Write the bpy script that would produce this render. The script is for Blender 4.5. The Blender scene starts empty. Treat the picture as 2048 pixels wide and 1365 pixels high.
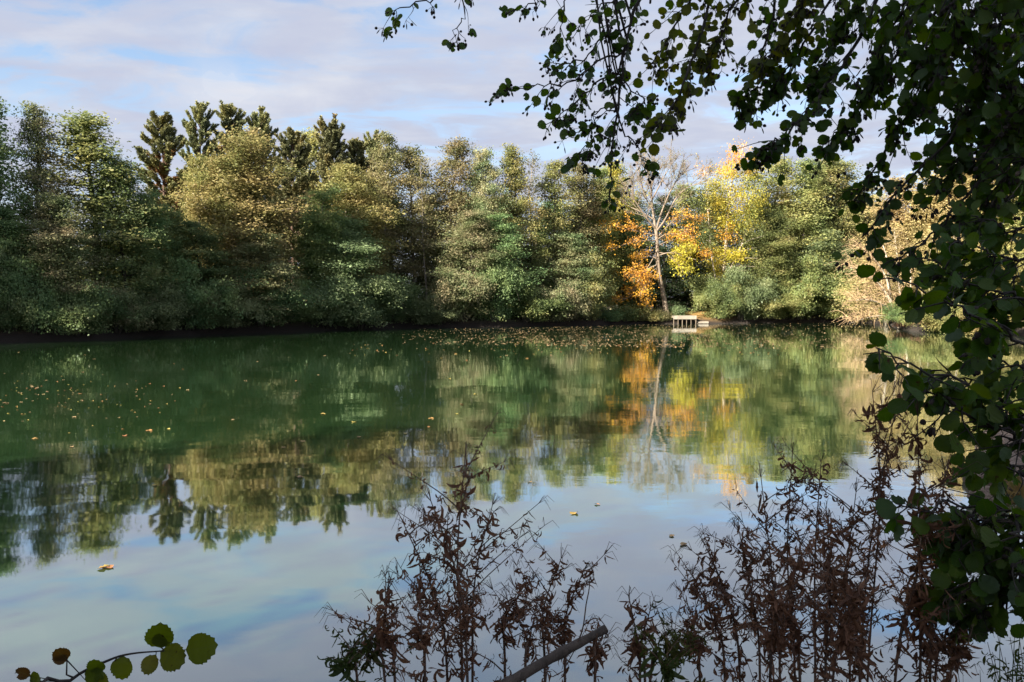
import bpy, math, random
import numpy as np
from mathutils import Vector

SC = bpy.context.scene
COL = SC.collection
R2 = math.radians
F = 1593.0          # focal length in pixels of a 2048 wide frame
CAMZ = 2.2          # eye height over the water
PITCH = math.atan(78.5 / F)
cp, sp = math.cos(PITCH), math.sin(PITCH)

# ------------------------------------------------------------------ helpers
def ray(px, py):
    a, b = (px - 1024.0) / F, (682.5 - py) / F
    return Vector((a, cp + b * sp, -sp + b * cp))

def at(px, py, Y):
    d = ray(px, py)
    return Vector((0, 0, CAMZ)) + d * (Y / d.y)

def on_water(px, py):
    d = ray(px, py)
    return Vector((0, 0, CAMZ)) + d * (-CAMZ / d.z)

def link(o, parent=None):
    COL.objects.link(o)
    if parent is not None:
        o.parent = parent
    return o

def obj(name, me, parent=None, loc=None):
    o = bpy.data.objects.new(name, me)
    link(o, parent)
    if loc is not None:
        o.location = loc
    return o

def tag(o, label=None, cat=None, group=None, kind=None):
    if label: o['label'] = label
    if cat: o['category'] = cat
    if group: o['group'] = group
    if kind: o['kind'] = kind
    return o

def thing(name, label, cat, loc=(0, 0, 0), rz=0.0, group=None):
    o = bpy.data.objects.new(name, None)
    link(o)
    o.location = loc
    o.rotation_euler = (0, 0, rz)
    o.empty_display_size = 0.2
    return tag(o, label, cat, group)

def np_mesh(name, V, Fc, mat=None, uv=None, smooth=False):
    """V (n,3) vertices, Fc (m,k) faces that all have k corners."""
    V = np.ascontiguousarray(V, dtype=np.float32)
    Fc = np.ascontiguousarray(Fc, dtype=np.int32)
    me = bpy.data.meshes.new(name)
    m, k = Fc.shape
    me.vertices.add(len(V)); me.vertices.foreach_set('co', V.ravel())
    me.loops.add(m * k); me.loops.foreach_set('vertex_index', Fc.ravel())
    me.polygons.add(m)
    me.polygons.foreach_set('loop_start', np.arange(0, m * k, k, dtype=np.int32))
    me.polygons.foreach_set('loop_total', np.full(m, k, dtype=np.int32))
    if smooth:
        me.polygons.foreach_set('use_smooth', np.ones(m, dtype=bool))
    me.update(calc_edges=True)
    if uv is not None:
        l = me.uv_layers.new(name='UVMap')
        l.data.foreach_set('uv', np.ascontiguousarray(uv[Fc.ravel()], dtype=np.float32).ravel())
    if mat: me.materials.append(mat)
    return me

class MB:
    """collects tubes, boxes and quads into one mesh"""
    def __init__(s): s.v = []; s.f = []
    def tube(s, path, rad, n=5, cap=True):
        path = [Vector(p) for p in path]
        b = len(s.v); m = len(path)
        up = Vector((0.31, 0.17, 0.93))
        for i, p in enumerate(path):
            t = (path[min(i + 1, m - 1)] - path[max(i - 1, 0)])
            if t.length < 1e-9: t = Vector((0, 0, 1))
            t.normalize()
            u = t.cross(up)
            if u.length < 1e-3: u = t.cross(Vector((1, 0, 0)))
            u.normalize(); w = t.cross(u)
            r = rad[i] if hasattr(rad, '__len__') else rad
            for k in range(n):
                a = 2 * math.pi * k / n
                s.v.append(p + u * (math.cos(a) * r) + w * (math.sin(a) * r))
        for i in range(m - 1):
            for k in range(n):
                k2 = (k + 1) % n
                s.f.append((b + i * n + k, b + i * n + k2, b + (i + 1) * n + k2, b + (i + 1) * n + k))
        if cap:
            s.f.append(tuple(b + k for k in range(n))[::-1])
            s.f.append(tuple(b + (m - 1) * n + k for k in range(n)))
    def box(s, c, size, rz=0.0):
        b = len(s.v); c = Vector(c); ca, sa = math.cos(rz), math.sin(rz)
        for z in (-.5, .5):
            for x, y in ((-.5, -.5), (.5, -.5), (.5, .5), (-.5, .5)):
                X, Y = x * size[0], y * size[1]
                s.v.append(c + Vector((X * ca - Y * sa, X * sa + Y * ca, z * size[2])))
        for f in ((3, 2, 1, 0), (4, 5, 6, 7), (0, 1, 5, 4), (1, 2, 6, 5), (2, 3, 7, 6), (3, 0, 4, 7)):
            s.f.append(tuple(b + i for i in f))
    def mesh(s, name, mat=None, smooth=True):
        me = bpy.data.meshes.new(name)
        me.from_pydata([tuple(v) for v in s.v], [], s.f)
        if smooth:
            me.polygons.foreach_set('use_smooth', np.ones(len(me.polygons), dtype=bool))
        if mat: me.materials.append(mat)
        me.update()
        return me

def smooth_path(pts, n=14):
    """Catmull-Rom through pts"""
    P = [Vector(p) for p in pts]
    P = [P[0] * 2 - P[1]] + P + [P[-1] * 2 - P[-2]]
    out = []
    seg = len(P) - 3
    for k in range(n + 1):
        t = k / n * seg
        i = min(int(t), seg - 1); u = t - i
        a, b, c, d = P[i], P[i + 1], P[i + 2], P[i + 3]
        out.append(0.5 * ((2 * b) + (c - a) * u + (2 * a - 5 * b + 4 * c - d) * u * u + (3 * b - a - 3 * c + d) * u ** 3))
    return out

def path_at(p, t):
    x = max(0.0, min(0.9999, t)) * (len(p) - 1)
    i = int(x)
    return p[i].lerp(p[i + 1], x - i)

# ------------------------------------------------------------------ materials
def new_mat(name):
    m = bpy.data.materials.new(name)
    m.use_nodes = True
    nt = m.node_tree
    nt.nodes.clear()
    out = nt.nodes.new('ShaderNodeOutputMaterial')
    return m, nt, out

def N(nt, typ, **kw):
    n = nt.nodes.new(typ)
    for k, v in kw.items():
        if k.startswith('in_'):
            key = k[3:]
            n.inputs[int(key) if key.isdigit() else key].default_value = v
        else:
            setattr(n, k, v)
    return n

def ramp(nt, cols, fac, interp='LINEAR'):
    r = nt.nodes.new('ShaderNodeValToRGB')
    r.color_ramp.interpolation = interp
    el = r.color_ramp.elements
    while len(el) < len(cols): el.new(0.5)
    for i, c in enumerate(cols):
        p = i / max(1, len(cols) - 1)
        if len(c) == 4: p, c = c[0], c[1:]
        el[i].position = p
        el[i].color = (c[0], c[1], c[2], 1)
    nt.links.new(fac, r.inputs['Fac'])
    return r.outputs['Color']

def math_(nt, op, a, b=None, clamp=False):
    m = nt.nodes.new('ShaderNodeMath'); m.operation = op; m.use_clamp = clamp
    for i, x in enumerate((a, b)):
        if x is None: continue
        if hasattr(x, 'links'): nt.links.new(x, m.inputs[i])
        else: m.inputs[i].default_value = x
    return m.outputs[0]

def leafmat(name, cols, trans=0.42, noise_scale=0.5, clump=0.72, gloss=0.015, hue=0.02):
    """foliage: every leaf its own tint, clumps of like tint, each tree a little different"""
    m, nt, out = new_mat(name)
    geo = N(nt, 'ShaderNodeNewGeometry')
    tc = N(nt, 'ShaderNodeTexCoord')
    oi = N(nt, 'ShaderNodeObjectInfo')
    no = N(nt, 'ShaderNodeTexNoise', in_Scale=noise_scale, in_Detail=2.0)
    nt.links.new(tc.outputs['Object'], no.inputs['Vector'])
    c = math_(nt, 'MULTIPLY_ADD', no.outputs['Fac'], 2.6)
    c.node.inputs[2].default_value = -0.8
    a = math_(nt, 'MULTIPLY', c, clump)
    b = math_(nt, 'MULTIPLY', geo.outputs['Random Per Island'], 1.0 - clump)
    f = math_(nt, 'ADD', a, b, True)
    col = ramp(nt, cols, f)
    hs = N(nt, 'ShaderNodeHueSaturation', in_Saturation=1.0)
    nt.links.new(col, hs.inputs['Color'])
    h = math_(nt, 'MULTIPLY_ADD', oi.outputs['Random'], hue * 2); h.node.inputs[2].default_value = 0.5 - hue
    nt.links.new(h, hs.inputs['Hue'])
    v = math_(nt, 'MULTIPLY_ADD', oi.outputs['Random'], 0.3); v.node.inputs[2].default_value = 0.85
    nt.links.new(v, hs.inputs['Value'])
    d = N(nt, 'ShaderNodeBsdfDiffuse'); t = N(nt, 'ShaderNodeBsdfTranslucent')
    nt.links.new(hs.outputs[0], d.inputs['Color']); nt.links.new(hs.outputs[0], t.inputs['Color'])
    mx = N(nt, 'ShaderNodeMixShader', in_0=trans)
    nt.links.new(d.outputs[0], mx.inputs[1]); nt.links.new(t.outputs[0], mx.inputs[2])
    g = N(nt, 'ShaderNodeBsdfGlossy', in_Roughness=0.45)
    mx2 = N(nt, 'ShaderNodeMixShader', in_0=gloss)
    nt.links.new(mx.outputs[0], mx2.inputs[1]); nt.links.new(g.outputs[0], mx2.inputs[2])
    nt.links.new(mx2.outputs[0], out.inputs['Surface'])
    return m

def barkmat(name, c1, c2, scale=6.0, rough=0.85):
    m, nt, out = new_mat(name)
    tc = N(nt, 'ShaderNodeTexCoord')
    mp = N(nt, 'ShaderNodeMapping'); mp.inputs['Scale'].default_value = (scale, scale, scale * 0.25)
    nt.links.new(tc.outputs['Object'], mp.inputs['Vector'])
    no = N(nt, 'ShaderNodeTexNoise', in_Scale=1.0, in_Detail=5.0, in_Roughness=0.65)
    nt.links.new(mp.outputs[0], no.inputs['Vector'])
    col = ramp(nt, [(0.3,) + tuple(c1), (0.7,) + tuple(c2)], no.outputs['Fac'])
    p = N(nt, 'ShaderNodeBsdfPrincipled', in_Roughness=rough)
    nt.links.new(col, p.inputs['Base Color'])
    bp = N(nt, 'ShaderNodeBump', in_Strength=0.5, in_Distance=0.03)
    nt.links.new(no.outputs['Fac'], bp.inputs['Height'])
    nt.links.new(bp.outputs[0], p.inputs['Normal'])
    nt.links.new(p.outputs[0], out.inputs['Surface'])
    return m

LM = dict(
    alder=leafmat('alder_foliage', [(0.093, 0.160, 0.077), (0.156, 0.236, 0.098), (0.224, 0.293, 0.118), (0.325, 0.332, 0.146)]),
    alder_brown=leafmat('alder_browning_foliage', [(0.109, 0.174, 0.081), (0.197, 0.250, 0.114), (0.295, 0.282, 0.151), (0.422, 0.351, 0.202)]),
    olive=leafmat('olive_foliage', [(0.119, 0.165, 0.069), (0.216, 0.252, 0.089), (0.323, 0.317, 0.120), (0.431, 0.362, 0.150)]),
    gold=leafmat('gold_green_foliage', [(0.138, 0.179, 0.066), (0.262, 0.270, 0.096), (0.376, 0.329, 0.126), (0.473, 0.374, 0.170)]),
    brown=leafmat('thin_brown_foliage', [(0.107, 0.141, 0.060), (0.199, 0.208, 0.091), (0.275, 0.236, 0.118), (0.382, 0.320, 0.169)]),
    green=leafmat('fresh_green_foliage', [(0.085, 0.124, 0.055), (0.154, 0.206, 0.077), (0.239, 0.273, 0.095), (0.345, 0.314, 0.127)]),
    greygreen=leafmat('grey_green_foliage', [(0.088, 0.133, 0.064), (0.168, 0.225, 0.102), (0.255, 0.310, 0.150), (0.334, 0.364, 0.176)]),
    pine=leafmat('pine_needles', [(0.088, 0.111, 0.067), (0.156, 0.172, 0.091), (0.248, 0.244, 0.108), (0.334, 0.260, 0.105)], trans=.12),
    rust=leafmat('dying_pine_needles', [(0.098, 0.062, 0.035), (0.195, 0.104, 0.047), (0.292, 0.156, 0.070)], trans=.15),
    orange=leafmat('orange_autumn_foliage', [(0.357, 0.158, 0.050), (0.619, 0.264, 0.050), (0.720, 0.356, 0.055), (0.720, 0.396, 0.088)], trans=.4),
    yellow=leafmat('yellow_autumn_foliage', [(0.266, 0.240, 0.036), (0.399, 0.320, 0.042), (0.494, 0.390, 0.060), (0.494, 0.310, 0.054)], trans=.4),
    yellowgreen=leafmat('yellow_green_foliage', [(0.152, 0.174, 0.050), (0.275, 0.261, 0.058), (0.453, 0.348, 0.067), (0.577, 0.372, 0.067)], trans=.4),
    beige=leafmat('beige_foliage', [(0.204, 0.191, 0.083), (0.345, 0.295, 0.128), (0.486, 0.399, 0.182), (0.596, 0.468, 0.218)], trans=.35),
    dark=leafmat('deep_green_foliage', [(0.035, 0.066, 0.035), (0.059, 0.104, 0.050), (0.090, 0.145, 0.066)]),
)
WM = dict(
    bark=barkmat('dark_bark', (.035, .028, .022), (.10, .085, .065)),
    grey=barkmat('grey_bark', (.12, .10, .085), (.30, .26, .22)),
    pale=barkmat('pale_bark', (.30, .25, .19), (.55, .48, .38)),
    tan=barkmat('tan_twigs', (.30, .20, .11), (.50, .35, .20)),
    pinebark=barkmat('pine_bark', (.05, .03, .022), (.13, .075, .05)),
    near=barkmat('near_alder_bark', (.012, .010, .009), (.05, .04, .034), 40),
)

# ------------------------------------------------------------------ pond outline and terrain
SHORE = [(-260, 693), (-140, 690), (0, 685), (150, 682), (300, 674), (450, 668), (600, 664), (700, 660), (800, 657), (900, 656), (1000, 655),
         (1100, 653), (1200, 650), (1300, 648), (1400, 648), (1500, 647), (1600, 646), (1700, 645), (1775, 646), (1782, 652), (1795, 659), (1830, 662), (1885, 664)]
shore_w = [on_water(*p) for p in SHORE]
POND = [(p.x, p.y) for p in shore_w] + [(33.5, 54), (31.5, 44), (24, 30), (13.5, 17), (8.2, 12.2), (6.3, 9.6), (5.2, 7.8), (4.3, 5.2), (2.6, 3.1),
        (0, 2.7), (-4, 2.6), (-12, 2.6), (-30, 3), (-46, 8), (-55, 20)]

def shore_D(px):
    xs = [p[0] for p in SHORE]
    return on_water(px, float(np.interp(px, xs, [p[1] for p in SHORE]))).y

def signed_dist(X, Y):
    """positive outside the pond"""
    X = np.asarray(X, float); Y = np.asarray(Y, float)
    d2 = np.full(X.shape, 1e18); ins = np.zeros(X.shape, bool)
    n = len(POND)
    for i in range(n):
        ax, ay = POND[i]; bx, by = POND[(i + 1) % n]
        ex, ey = bx - ax, by - ay
        t = np.clip(((X - ax) * ex + (Y - ay) * ey) / (ex * ex + ey * ey), 0, 1)
        d2 = np.minimum(d2, (X - ax - t * ex) ** 2 + (Y - ay - t * ey) ** 2)
        c = (ay > Y) != (by > Y)
        if by != ay:
            ins ^= c & (X < ex * (Y - ay) / (by - ay) + ax)
    d = np.sqrt(d2)
    return np.where(ins, -d, d)

def ground_z(X, Y):
    X = np.asarray(X, float); Y = np.asarray(Y, float)
    d = signed_dist(X, Y)
    far = np.clip((Y - 12) / 15, 0, 1)
    top = 0.62 + 0.5 * far
    nz = (np.sin(X * 1.3 + 2 * np.sin(Y * .7)) + np.sin(Y * 1.7 + X * .6 + 1.3) + np.sin(X * 3.1 - Y * 2.3) * .5) * .045
    out = top * (1 - np.exp(-np.maximum(d, 0) / 1.3)) + 0.006 * np.maximum(d, 0)
    inn = -1.3 * (1 - np.exp(-np.maximum(-d, 0) / 1.6))
    return np.where(d > 0, out + nz * np.clip(d, 0, 1), inn) - 0.015

def gz(x, y): return float(ground_z(np.array([x]), np.array([y]))[0])

def axis(parts):
    a = []
    for lo, hi, st in parts:
        n = max(1, int(round((hi - lo) / st)))
        a += [lo + (hi - lo) * k / n for k in range(n)]
    a.append(parts[-1][1])
    return np.array(a)
gx = axis([(-2000, -200, 450), (-200, -70, 13), (-70, -8, 1.1), (-8, 16, .4), (16, 60, .9), (60, 200, 10), (200, 2000, 450)])
gy = axis([(-2000, -100, 475), (-100, -8, 6), (-8, 20, .45), (20, 100, .8), (100, 250, 10), (250, 2400, 430)])
GX, GY = np.meshgrid(gx, gy)
GV = np.stack([GX, GY, ground_z(GX, GY)], -1).reshape(-1, 3)
nx, ny = len(gx), len(gy)
ii = (np.arange(ny - 1)[:, None] * nx + np.arange(nx - 1)[None]).ravel()
GF = np.stack([ii, ii + 1, ii + nx + 1, ii + nx], -1)

m, nt, out = new_mat('bank_soil_and_leaf_litter')
tc = N(nt, 'ShaderNodeTexCoord')
n1 = N(nt, 'ShaderNodeTexNoise', in_Scale=0.35, in_Detail=6.0, in_Roughness=.6)
n2 = N(nt, 'ShaderNodeTexNoise', in_Scale=9.0, in_Detail=4.0, in_Roughness=.7)
for n_ in (n1, n2): nt.links.new(tc.outputs['Object'], n_.inputs['Vector'])
ca = ramp(nt, [(0, .020, .015, .011), (.48, .038, .027, .018), (.62, .15, .085, .03), (1, .34, .19, .05)], n2.outputs['Fac'])
cb = ramp(nt, [(0, .03, .045, .016), (.5, .06, .075, .025), (1, .12, .11, .04)], n2.outputs['Fac'])
mx = N(nt, 'ShaderNodeMix', data_type='RGBA')
nt.links.new(ramp(nt, [(.48, 0, 0, 0), (.6, 1, 1, 1)], n1.outputs['Fac']), mx.inputs[0])
nt.links.new(ca, mx.inputs[6]); nt.links.new(cb, mx.inputs[7])
p = N(nt, 'ShaderNodeBsdfPrincipled', in_Roughness=.95)
sz = N(nt, 'ShaderNodeSeparateXYZ'); nt.links.new(tc.outputs['Object'], sz.inputs[0])
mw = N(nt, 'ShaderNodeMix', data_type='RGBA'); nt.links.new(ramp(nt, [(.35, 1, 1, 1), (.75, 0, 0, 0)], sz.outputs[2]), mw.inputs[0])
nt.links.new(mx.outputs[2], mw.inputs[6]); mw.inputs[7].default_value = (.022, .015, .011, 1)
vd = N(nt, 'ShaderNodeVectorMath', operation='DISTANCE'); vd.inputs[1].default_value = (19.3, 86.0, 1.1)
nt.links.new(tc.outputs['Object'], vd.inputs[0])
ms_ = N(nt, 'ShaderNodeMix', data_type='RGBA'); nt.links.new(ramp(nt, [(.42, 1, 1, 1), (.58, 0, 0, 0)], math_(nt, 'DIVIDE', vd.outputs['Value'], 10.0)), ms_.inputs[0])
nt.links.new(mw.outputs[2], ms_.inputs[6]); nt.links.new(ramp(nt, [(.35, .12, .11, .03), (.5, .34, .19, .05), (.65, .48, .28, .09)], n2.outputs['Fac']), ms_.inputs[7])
nt.links.new(ms_.outputs[2], p.inputs['Base Color'])
bp = N(nt, 'ShaderNodeBump', in_Strength=.8, in_Distance=.08); nt.links.new(n2.outputs['Fac'], bp.inputs['Height'])
nt.links.new(bp.outputs[0], p.inputs['Normal']); nt.links.new(p.outputs[0], out.inputs['Surface'])
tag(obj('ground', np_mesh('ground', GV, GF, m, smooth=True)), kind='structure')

# ------------------------------------------------------------------ water
m, nt, out = new_mat('green_pond_water')
tc = N(nt, 'ShaderNodeTexCoord')
mp = N(nt, 'ShaderNodeMapping'); mp.inputs['Scale'].default_value = (.6, 1.0, 1)
nt.links.new(tc.outputs['Object'], mp.inputs['Vector'])
w1 = N(nt, 'ShaderNodeTexNoise', in_Scale=5.5, in_Detail=2.0)
w2 = N(nt, 'ShaderNodeTexNoise', in_Scale=.9, in_Detail=2.0)
w3 = N(nt, 'ShaderNodeTexNoise', in_Scale=.055, in_Detail=2.0)
for n_ in (w1, w2): nt.links.new(mp.outputs[0], n_.inputs['Vector'])
nt.links.new(tc.outputs['Object'], w3.inputs['Vector'])
patch = ramp(nt, [(.40, .12, .12, .12), (.62, 1, 1, 1)], w3.outputs['Fac'])
h1 = math_(nt, 'MULTIPLY', w1.outputs['Fac'], patch)
h2 = math_(nt, 'MULTIPLY_ADD', w2.outputs['Fac'], 3.0); nt.links.new(h1, h2.node.inputs[2])
bp = N(nt, 'ShaderNodeBump', in_Strength=1.0, in_Distance=.0012); nt.links.new(h2, bp.inputs['Height'])
lw = N(nt, 'ShaderNodeLayerWeight', in_Blend=.5)
fac = math_(nt, 'POWER', lw.outputs['Facing'], 1.6)
d = N(nt, 'ShaderNodeBsdfDiffuse', in_Color=(.024, .058, .020, 1))
g = N(nt, 'ShaderNodeBsdfGlossy', in_Roughness=.03, in_Color=(.91, .95, .97, 1))
nt.links.new(bp.outputs[0], g.inputs['Normal'])
mx = N(nt, 'ShaderNodeMixShader')
nt.links.new(fac, mx.inputs[0]); nt.links.new(d.outputs[0], mx.inputs[1]); nt.links.new(g.outputs[0], mx.inputs[2])
nt.links.new(mx.outputs[0], out.inputs['Surface'])
wv = np.array([(-75, -2, 0), (60, -2, 0), (60, 105, 0), (-75, 105, 0)], float)
tag(obj('water', np_mesh('water', wv, np.array([[0, 1, 2, 3]]), m)), kind='structure')

# ------------------------------------------------------------------ far trees: generators
def leaf_quads(C, size, rng, flat_up=.5, outward=None, aspect=.62):
    """one small rhombic leaf spray per centre"""
    n = len(C)
    nrm = rng.normal(size=(n, 3)) * .8 + np.array([0, 0, flat_up])
    if outward is not None: nrm += outward * .5
    nrm /= np.linalg.norm(nrm, axis=1)[:, None] + 1e-9
    a = rng.normal(size=(n, 3))
    u = np.cross(nrm, a); u /= np.linalg.norm(u, axis=1)[:, None] + 1e-9
    v = np.cross(nrm, u)
    s = (size * np.where(rng.random(n) < .7, rng.uniform(.5, .9, n), rng.uniform(.9, 1.6, n)))[:, None]
    V = np.stack([C - u * s * .5, C - v * s * .5 * aspect + u * s * .08, C + u * s * .5, C + v * s * .5 * aspect + u * s * .08], 1).reshape(-1, 3)
    return V

def quad_faces(n): return np.arange(n * 4).reshape(-1, 4)

PROF = dict(
    cone=lambda t: (1 - t ** 1.35) ** .85 * .9 + .10,
    egg=lambda t: max(.14, math.sin(math.pi * min(1, max(0, t * .78 + .16))) ** .7),
    dome=lambda t: math.sqrt(max(0, 1 - (max(0, t - .35) / .66) ** 2)) * (0.8 + .2 * min(1, t / .35)) + .05,
    column=lambda t: .72 + .14 * math.sin(t * 7) if t < .62 else max(.16, .80 * math.sqrt(max(0, 1 - ((t - .62) / .38) ** 2))),
)

def make_broadleaf(seed, H=15, R=3.0, z0=.10, prof='egg', limbs=44, per_clump=44, leaf=.15, flat=.62, spread=.42, r0=.16, stems=1, airy=0.0, topbias=1.0):
    rng = np.random.default_rng(seed); rd = random.Random(seed)
    mb = MB(); C = []; W = []
    pf = PROF[prof]
    for st in range(stems):
        a0 = rd.uniform(0, 6.28)
        off = Vector((math.cos(a0), math.sin(a0), 0)) * (R * .30 * rd.uniform(.6, 1) if stems > 1 else 0)
        hh = H * (1 if st == 0 else rd.uniform(.72, .95))
        lean = Vector((rd.gauss(0, .03), rd.gauss(0, .03), 0))
        tr = []
        drift = Vector((0, 0, 0))
        for k in range(13):
            t = k / 12
            drift = drift + Vector((rd.gauss(0, .07), rd.gauss(0, .07), 0))
            tr.append(off * (.35 + .65 * t) + lean * hh * t + drift + Vector((0, 0, hh * t - .3 * (k == 0))))
        mb.tube(tr, [r0 * (1.35 if k == 0 else (1 - k / 12) ** .85) + .012 for k in range(13)], 7)
        nl = max(8, int(limbs / stems))
        for i in range(nl):
            t = z0 + (.985 - z0) * ((i + rd.random()) / nl) ** topbias
            tl = (t - z0) / (1 - z0)
            az = i * 2.39996 + rd.uniform(-.5, .5)
            L = R * pf(tl) * rd.uniform(.62, 1.12) * (.75 if stems > 1 else 1)
            el = R2(8 + 44 * tl ** 1.2 + rd.uniform(-18, 20))
            L *= .86 + .26 * math.sin(az * 2 + seed) * math.sin(t * 11 + seed * 1.7)
            p0 = path_at(tr, t)
            dr = Vector((math.cos(az) * math.cos(el), math.sin(az) * math.cos(el), math.sin(el)))
            droop = -.16 * L * (1 - tl)
            lp = [p0 + dr * (L * s) + Vector((rd.gauss(0, .04), rd.gauss(0, .04), droop * s * s + rd.gauss(0, .04))) for s in (0, .25, .5, .75, 1)]
            rb = (.018 + .05 * L / 3) * (r0 / .16)
            mb.tube(lp, [rb, rb * .8, rb * .6, rb * .4, rb * .2], 4, False)
            ends = [(path_at(lp, s), .8 + .2 * s) for s in (.42, .62, .8, 1.0)]
            for q in range(4):
                s = rd.uniform(.3, .95)
                q0 = path_at(lp, s)
                a2 = az + rd.choice((-1, 1)) * rd.uniform(.4, 1.1)
                e2 = el + rd.uniform(-.5, .75)
                l2 = L * rd.uniform(.22, .46) + .15
                q1 = q0 + Vector((math.cos(a2) * math.cos(e2), math.sin(a2) * math.cos(e2), math.sin(e2))) * l2
                mb.tube([q0, q0.lerp(q1, .5) + Vector((0, 0, .05)), q1], [rb * .45, rb * .3, rb * .12], 3, False)
                ends += [(q1, 1), (q0.lerp(q1, .6), .9)]
            for e, w in ends:
                if rd.random() < airy: continue
                C.append(e); W.append(w * rd.uniform(.45, 1.3))
        C.append(tr[-1]); W.append(.7); C.append(tr[-1] - Vector((0, 0, .4))); W.append(.9)
    C = np.array([tuple(c) for c in C]); W = np.array(W)
    tz = np.clip((C[:, 2] / H - .80) / .2, 0, 1)
    cnt = np.maximum(3, (per_clump * W * (1 - .4 * tz)).astype(int))
    idx = np.repeat(np.arange(len(C)), cnt)
    cs = (rng.uniform(.7, 1.25, len(C)) * (1 - .3 * tz))[idx][:, None]
    P = C[idx] + rng.normal(size=(len(idx), 3)) * np.array([spread, spread, spread * flat]) * cs
    ow = P * np.array([1, 1, 0]); ow /= np.linalg.norm(ow, axis=1)[:, None] + .3
    V = leaf_quads(P, leaf, rng, .55, ow)
    V[:, 2] = np.maximum(V[:, 2], -.45)
    return mb, V, H, R

def make_pine(seed, H=16, R=2.4, z0=.45, whorls=30, rust=False):
    rng = np.random.default_rng(seed); rd = random.Random(seed)
    mb = MB(); A = []; D = []; T = []
    tr = []; dx = Vector((0, 0, 0))
    for k in range(12):
        dx = dx + Vector((rd.gauss(0, .05), rd.gauss(0, .05), 0))
        tr.append(dx + Vector((0, 0, H * k / 11 - .3 * (k == 0))))
    mb.tube(tr, [.19 * (1 - k / 11) ** .8 + .02 for k in range(12)], 7)
    for w in range(whorls):
        tl = (w + .4) / whorls
        t = z0 + (.99 - z0) * tl
        p0 = path_at(tr, t)
        L0 = R * (.22 + .80 * math.sqrt(max(0, 1 - tl * tl))) * (1 if tl > .15 else .75)
        for b in range(rd.choice((4, 5, 5, 6))):
            az = rd.uniform(0, 6.28); L = L0 * rd.uniform(.5, 1.15)
            el = R2(4 + 44 * tl + rd.uniform(-22, 20))
            dr = Vector((math.cos(az) * math.cos(el), math.sin(az) * math.cos(el), math.sin(el)))
            lp = [p0 + dr * (L * s) + Vector((0, 0, .22 * L * s * s)) for s in (0, .33, .66, 1)]
            mb.tube(lp, [.04, .03, .02, .01], 4, False)
            ns = int(8 + L * 9)
            for q in range(ns):
                s = rd.uniform(.3, 1.02) if q else 1.0
                q0 = path_at(lp, min(s, .999))
                side = Vector((-math.sin(az), math.cos(az), 0)) * rd.uniform(-.9, .9)
                sd = (dr * .7 + side + Vector((0, 0, rd.uniform(.35, 1.0)))).normalized()
                l = rd.uniform(.22, .45)
                mb.tube([q0, q0 + sd * l], [.012, .006], 3, False)
                for u in np.linspace(.15, 1, 6):
                    A.append(q0 + sd * (l * u)); D.append(sd); T.append(1 if (rust and s < .62 and tl < .75) else 0)
    A = np.array([tuple(a) for a in A]); D = np.array([tuple(d) for d in D]); T = np.array(T)
    k = 6
    A = np.repeat(A, k, 0); D = np.repeat(D, k, 0); T = np.repeat(T, k)
    r = rng.normal(size=A.shape)
    nd = D * .75 + (r - (r * D).sum(1)[:, None] * D) * .55
    nd /= np.linalg.norm(nd, axis=1)[:, None]
    sd = np.cross(nd, rng.normal(size=A.shape)); sd /= np.linalg.norm(sd, axis=1)[:, None]
    ln = rng.uniform(.14, .24, len(A))[:, None]
    V = np.stack([A, A + nd * ln * .5 + sd * .035, A + nd * ln, A + nd * ln * .5 - sd * .035], 1)
    return mb, V[T == 0].reshape(-1, 3), V[T == 1].reshape(-1, 3), H, R

def make_shrub(seed, H=5.0, R=3.0, stems=13, per_clump=88, leaf=.15, low=.03):
    """many-stemmed bush whose outer branches bend down to the water"""
    rng = np.random.default_rng(seed); rd = random.Random(seed)
    mb = MB(); C = []
    for i in range(stems):
        az = i * 2.4 + rd.uniform(-.4, .4)
        rr = R * rd.uniform(.25, 1.0); hh = H * rd.uniform(.55, 1.0) * (1.05 - .45 * (rr / R) ** 2)
        b = Vector((math.cos(az), math.sin(az), 0))
        p = smooth_path([b * .15 + Vector((0, 0, -.2)), b * rr * .35 + Vector((0, 0, hh * .62)), b * rr * .75 + Vector((0, 0, hh)), b * rr * 1.08 + Vector((0, 0, hh * rd.uniform(.45, .85)))], 9)
        mb.tube(p, [.055 * (1 - k / 9.5) + .008 for k in range(10)], 5)
        for q in range(11):
            s = rd.uniform(.12, 1); p0 = path_at(p, s)
            a2 = az + rd.uniform(-1.6, 1.6)
            l = rd.uniform(.4, 1.25) * R / 3
            p1 = p0 + Vector((math.cos(a2), math.sin(a2), rd.uniform(-.45, .35))) * l
            mb.tube([p0, p0.lerp(p1, .55) + Vector((0, 0, .08)), p1], [.016, .011, .005], 3, False)
            C += [p1, p0.lerp(p1, .55), p1 + Vector((rd.gauss(0, .25), rd.gauss(0, .25), rd.gauss(-.1, .2)))]
    C = np.array([tuple(c) for c in C])
    cnt = (per_clump * rng.uniform(.5, 1.3, len(C))).astype(int)
    idx = np.repeat(np.arange(len(C)), cnt)
    P = C[idx] + rng.normal(size=(len(idx), 3)) * np.array([.34, .34, .24])
    P = P[P[:, 2] > low]
    ow = P * np.array([1, 1, 0]); ow /= np.linalg.norm(ow, axis=1)[:, None] + .3
    return mb, leaf_quads(P, leaf, rng, .5, ow), H, R

PROTO = {}
def add_proto(key, mb, V, H, R, leafm, woodm, V2=None, leafm2=None):
    PROTO[key] = dict(wood=mb.mesh('tree_wood', WM[woodm]), leaves=np_mesh('tree_leaves', V, quad_faces(len(V) // 4), LM[leafm]), H=H, R=R,
                      extra=None if V2 is None or not len(V2) else np_mesh('tree_leaves', V2, quad_faces(len(V2) // 4), LM[leafm2]))

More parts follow.
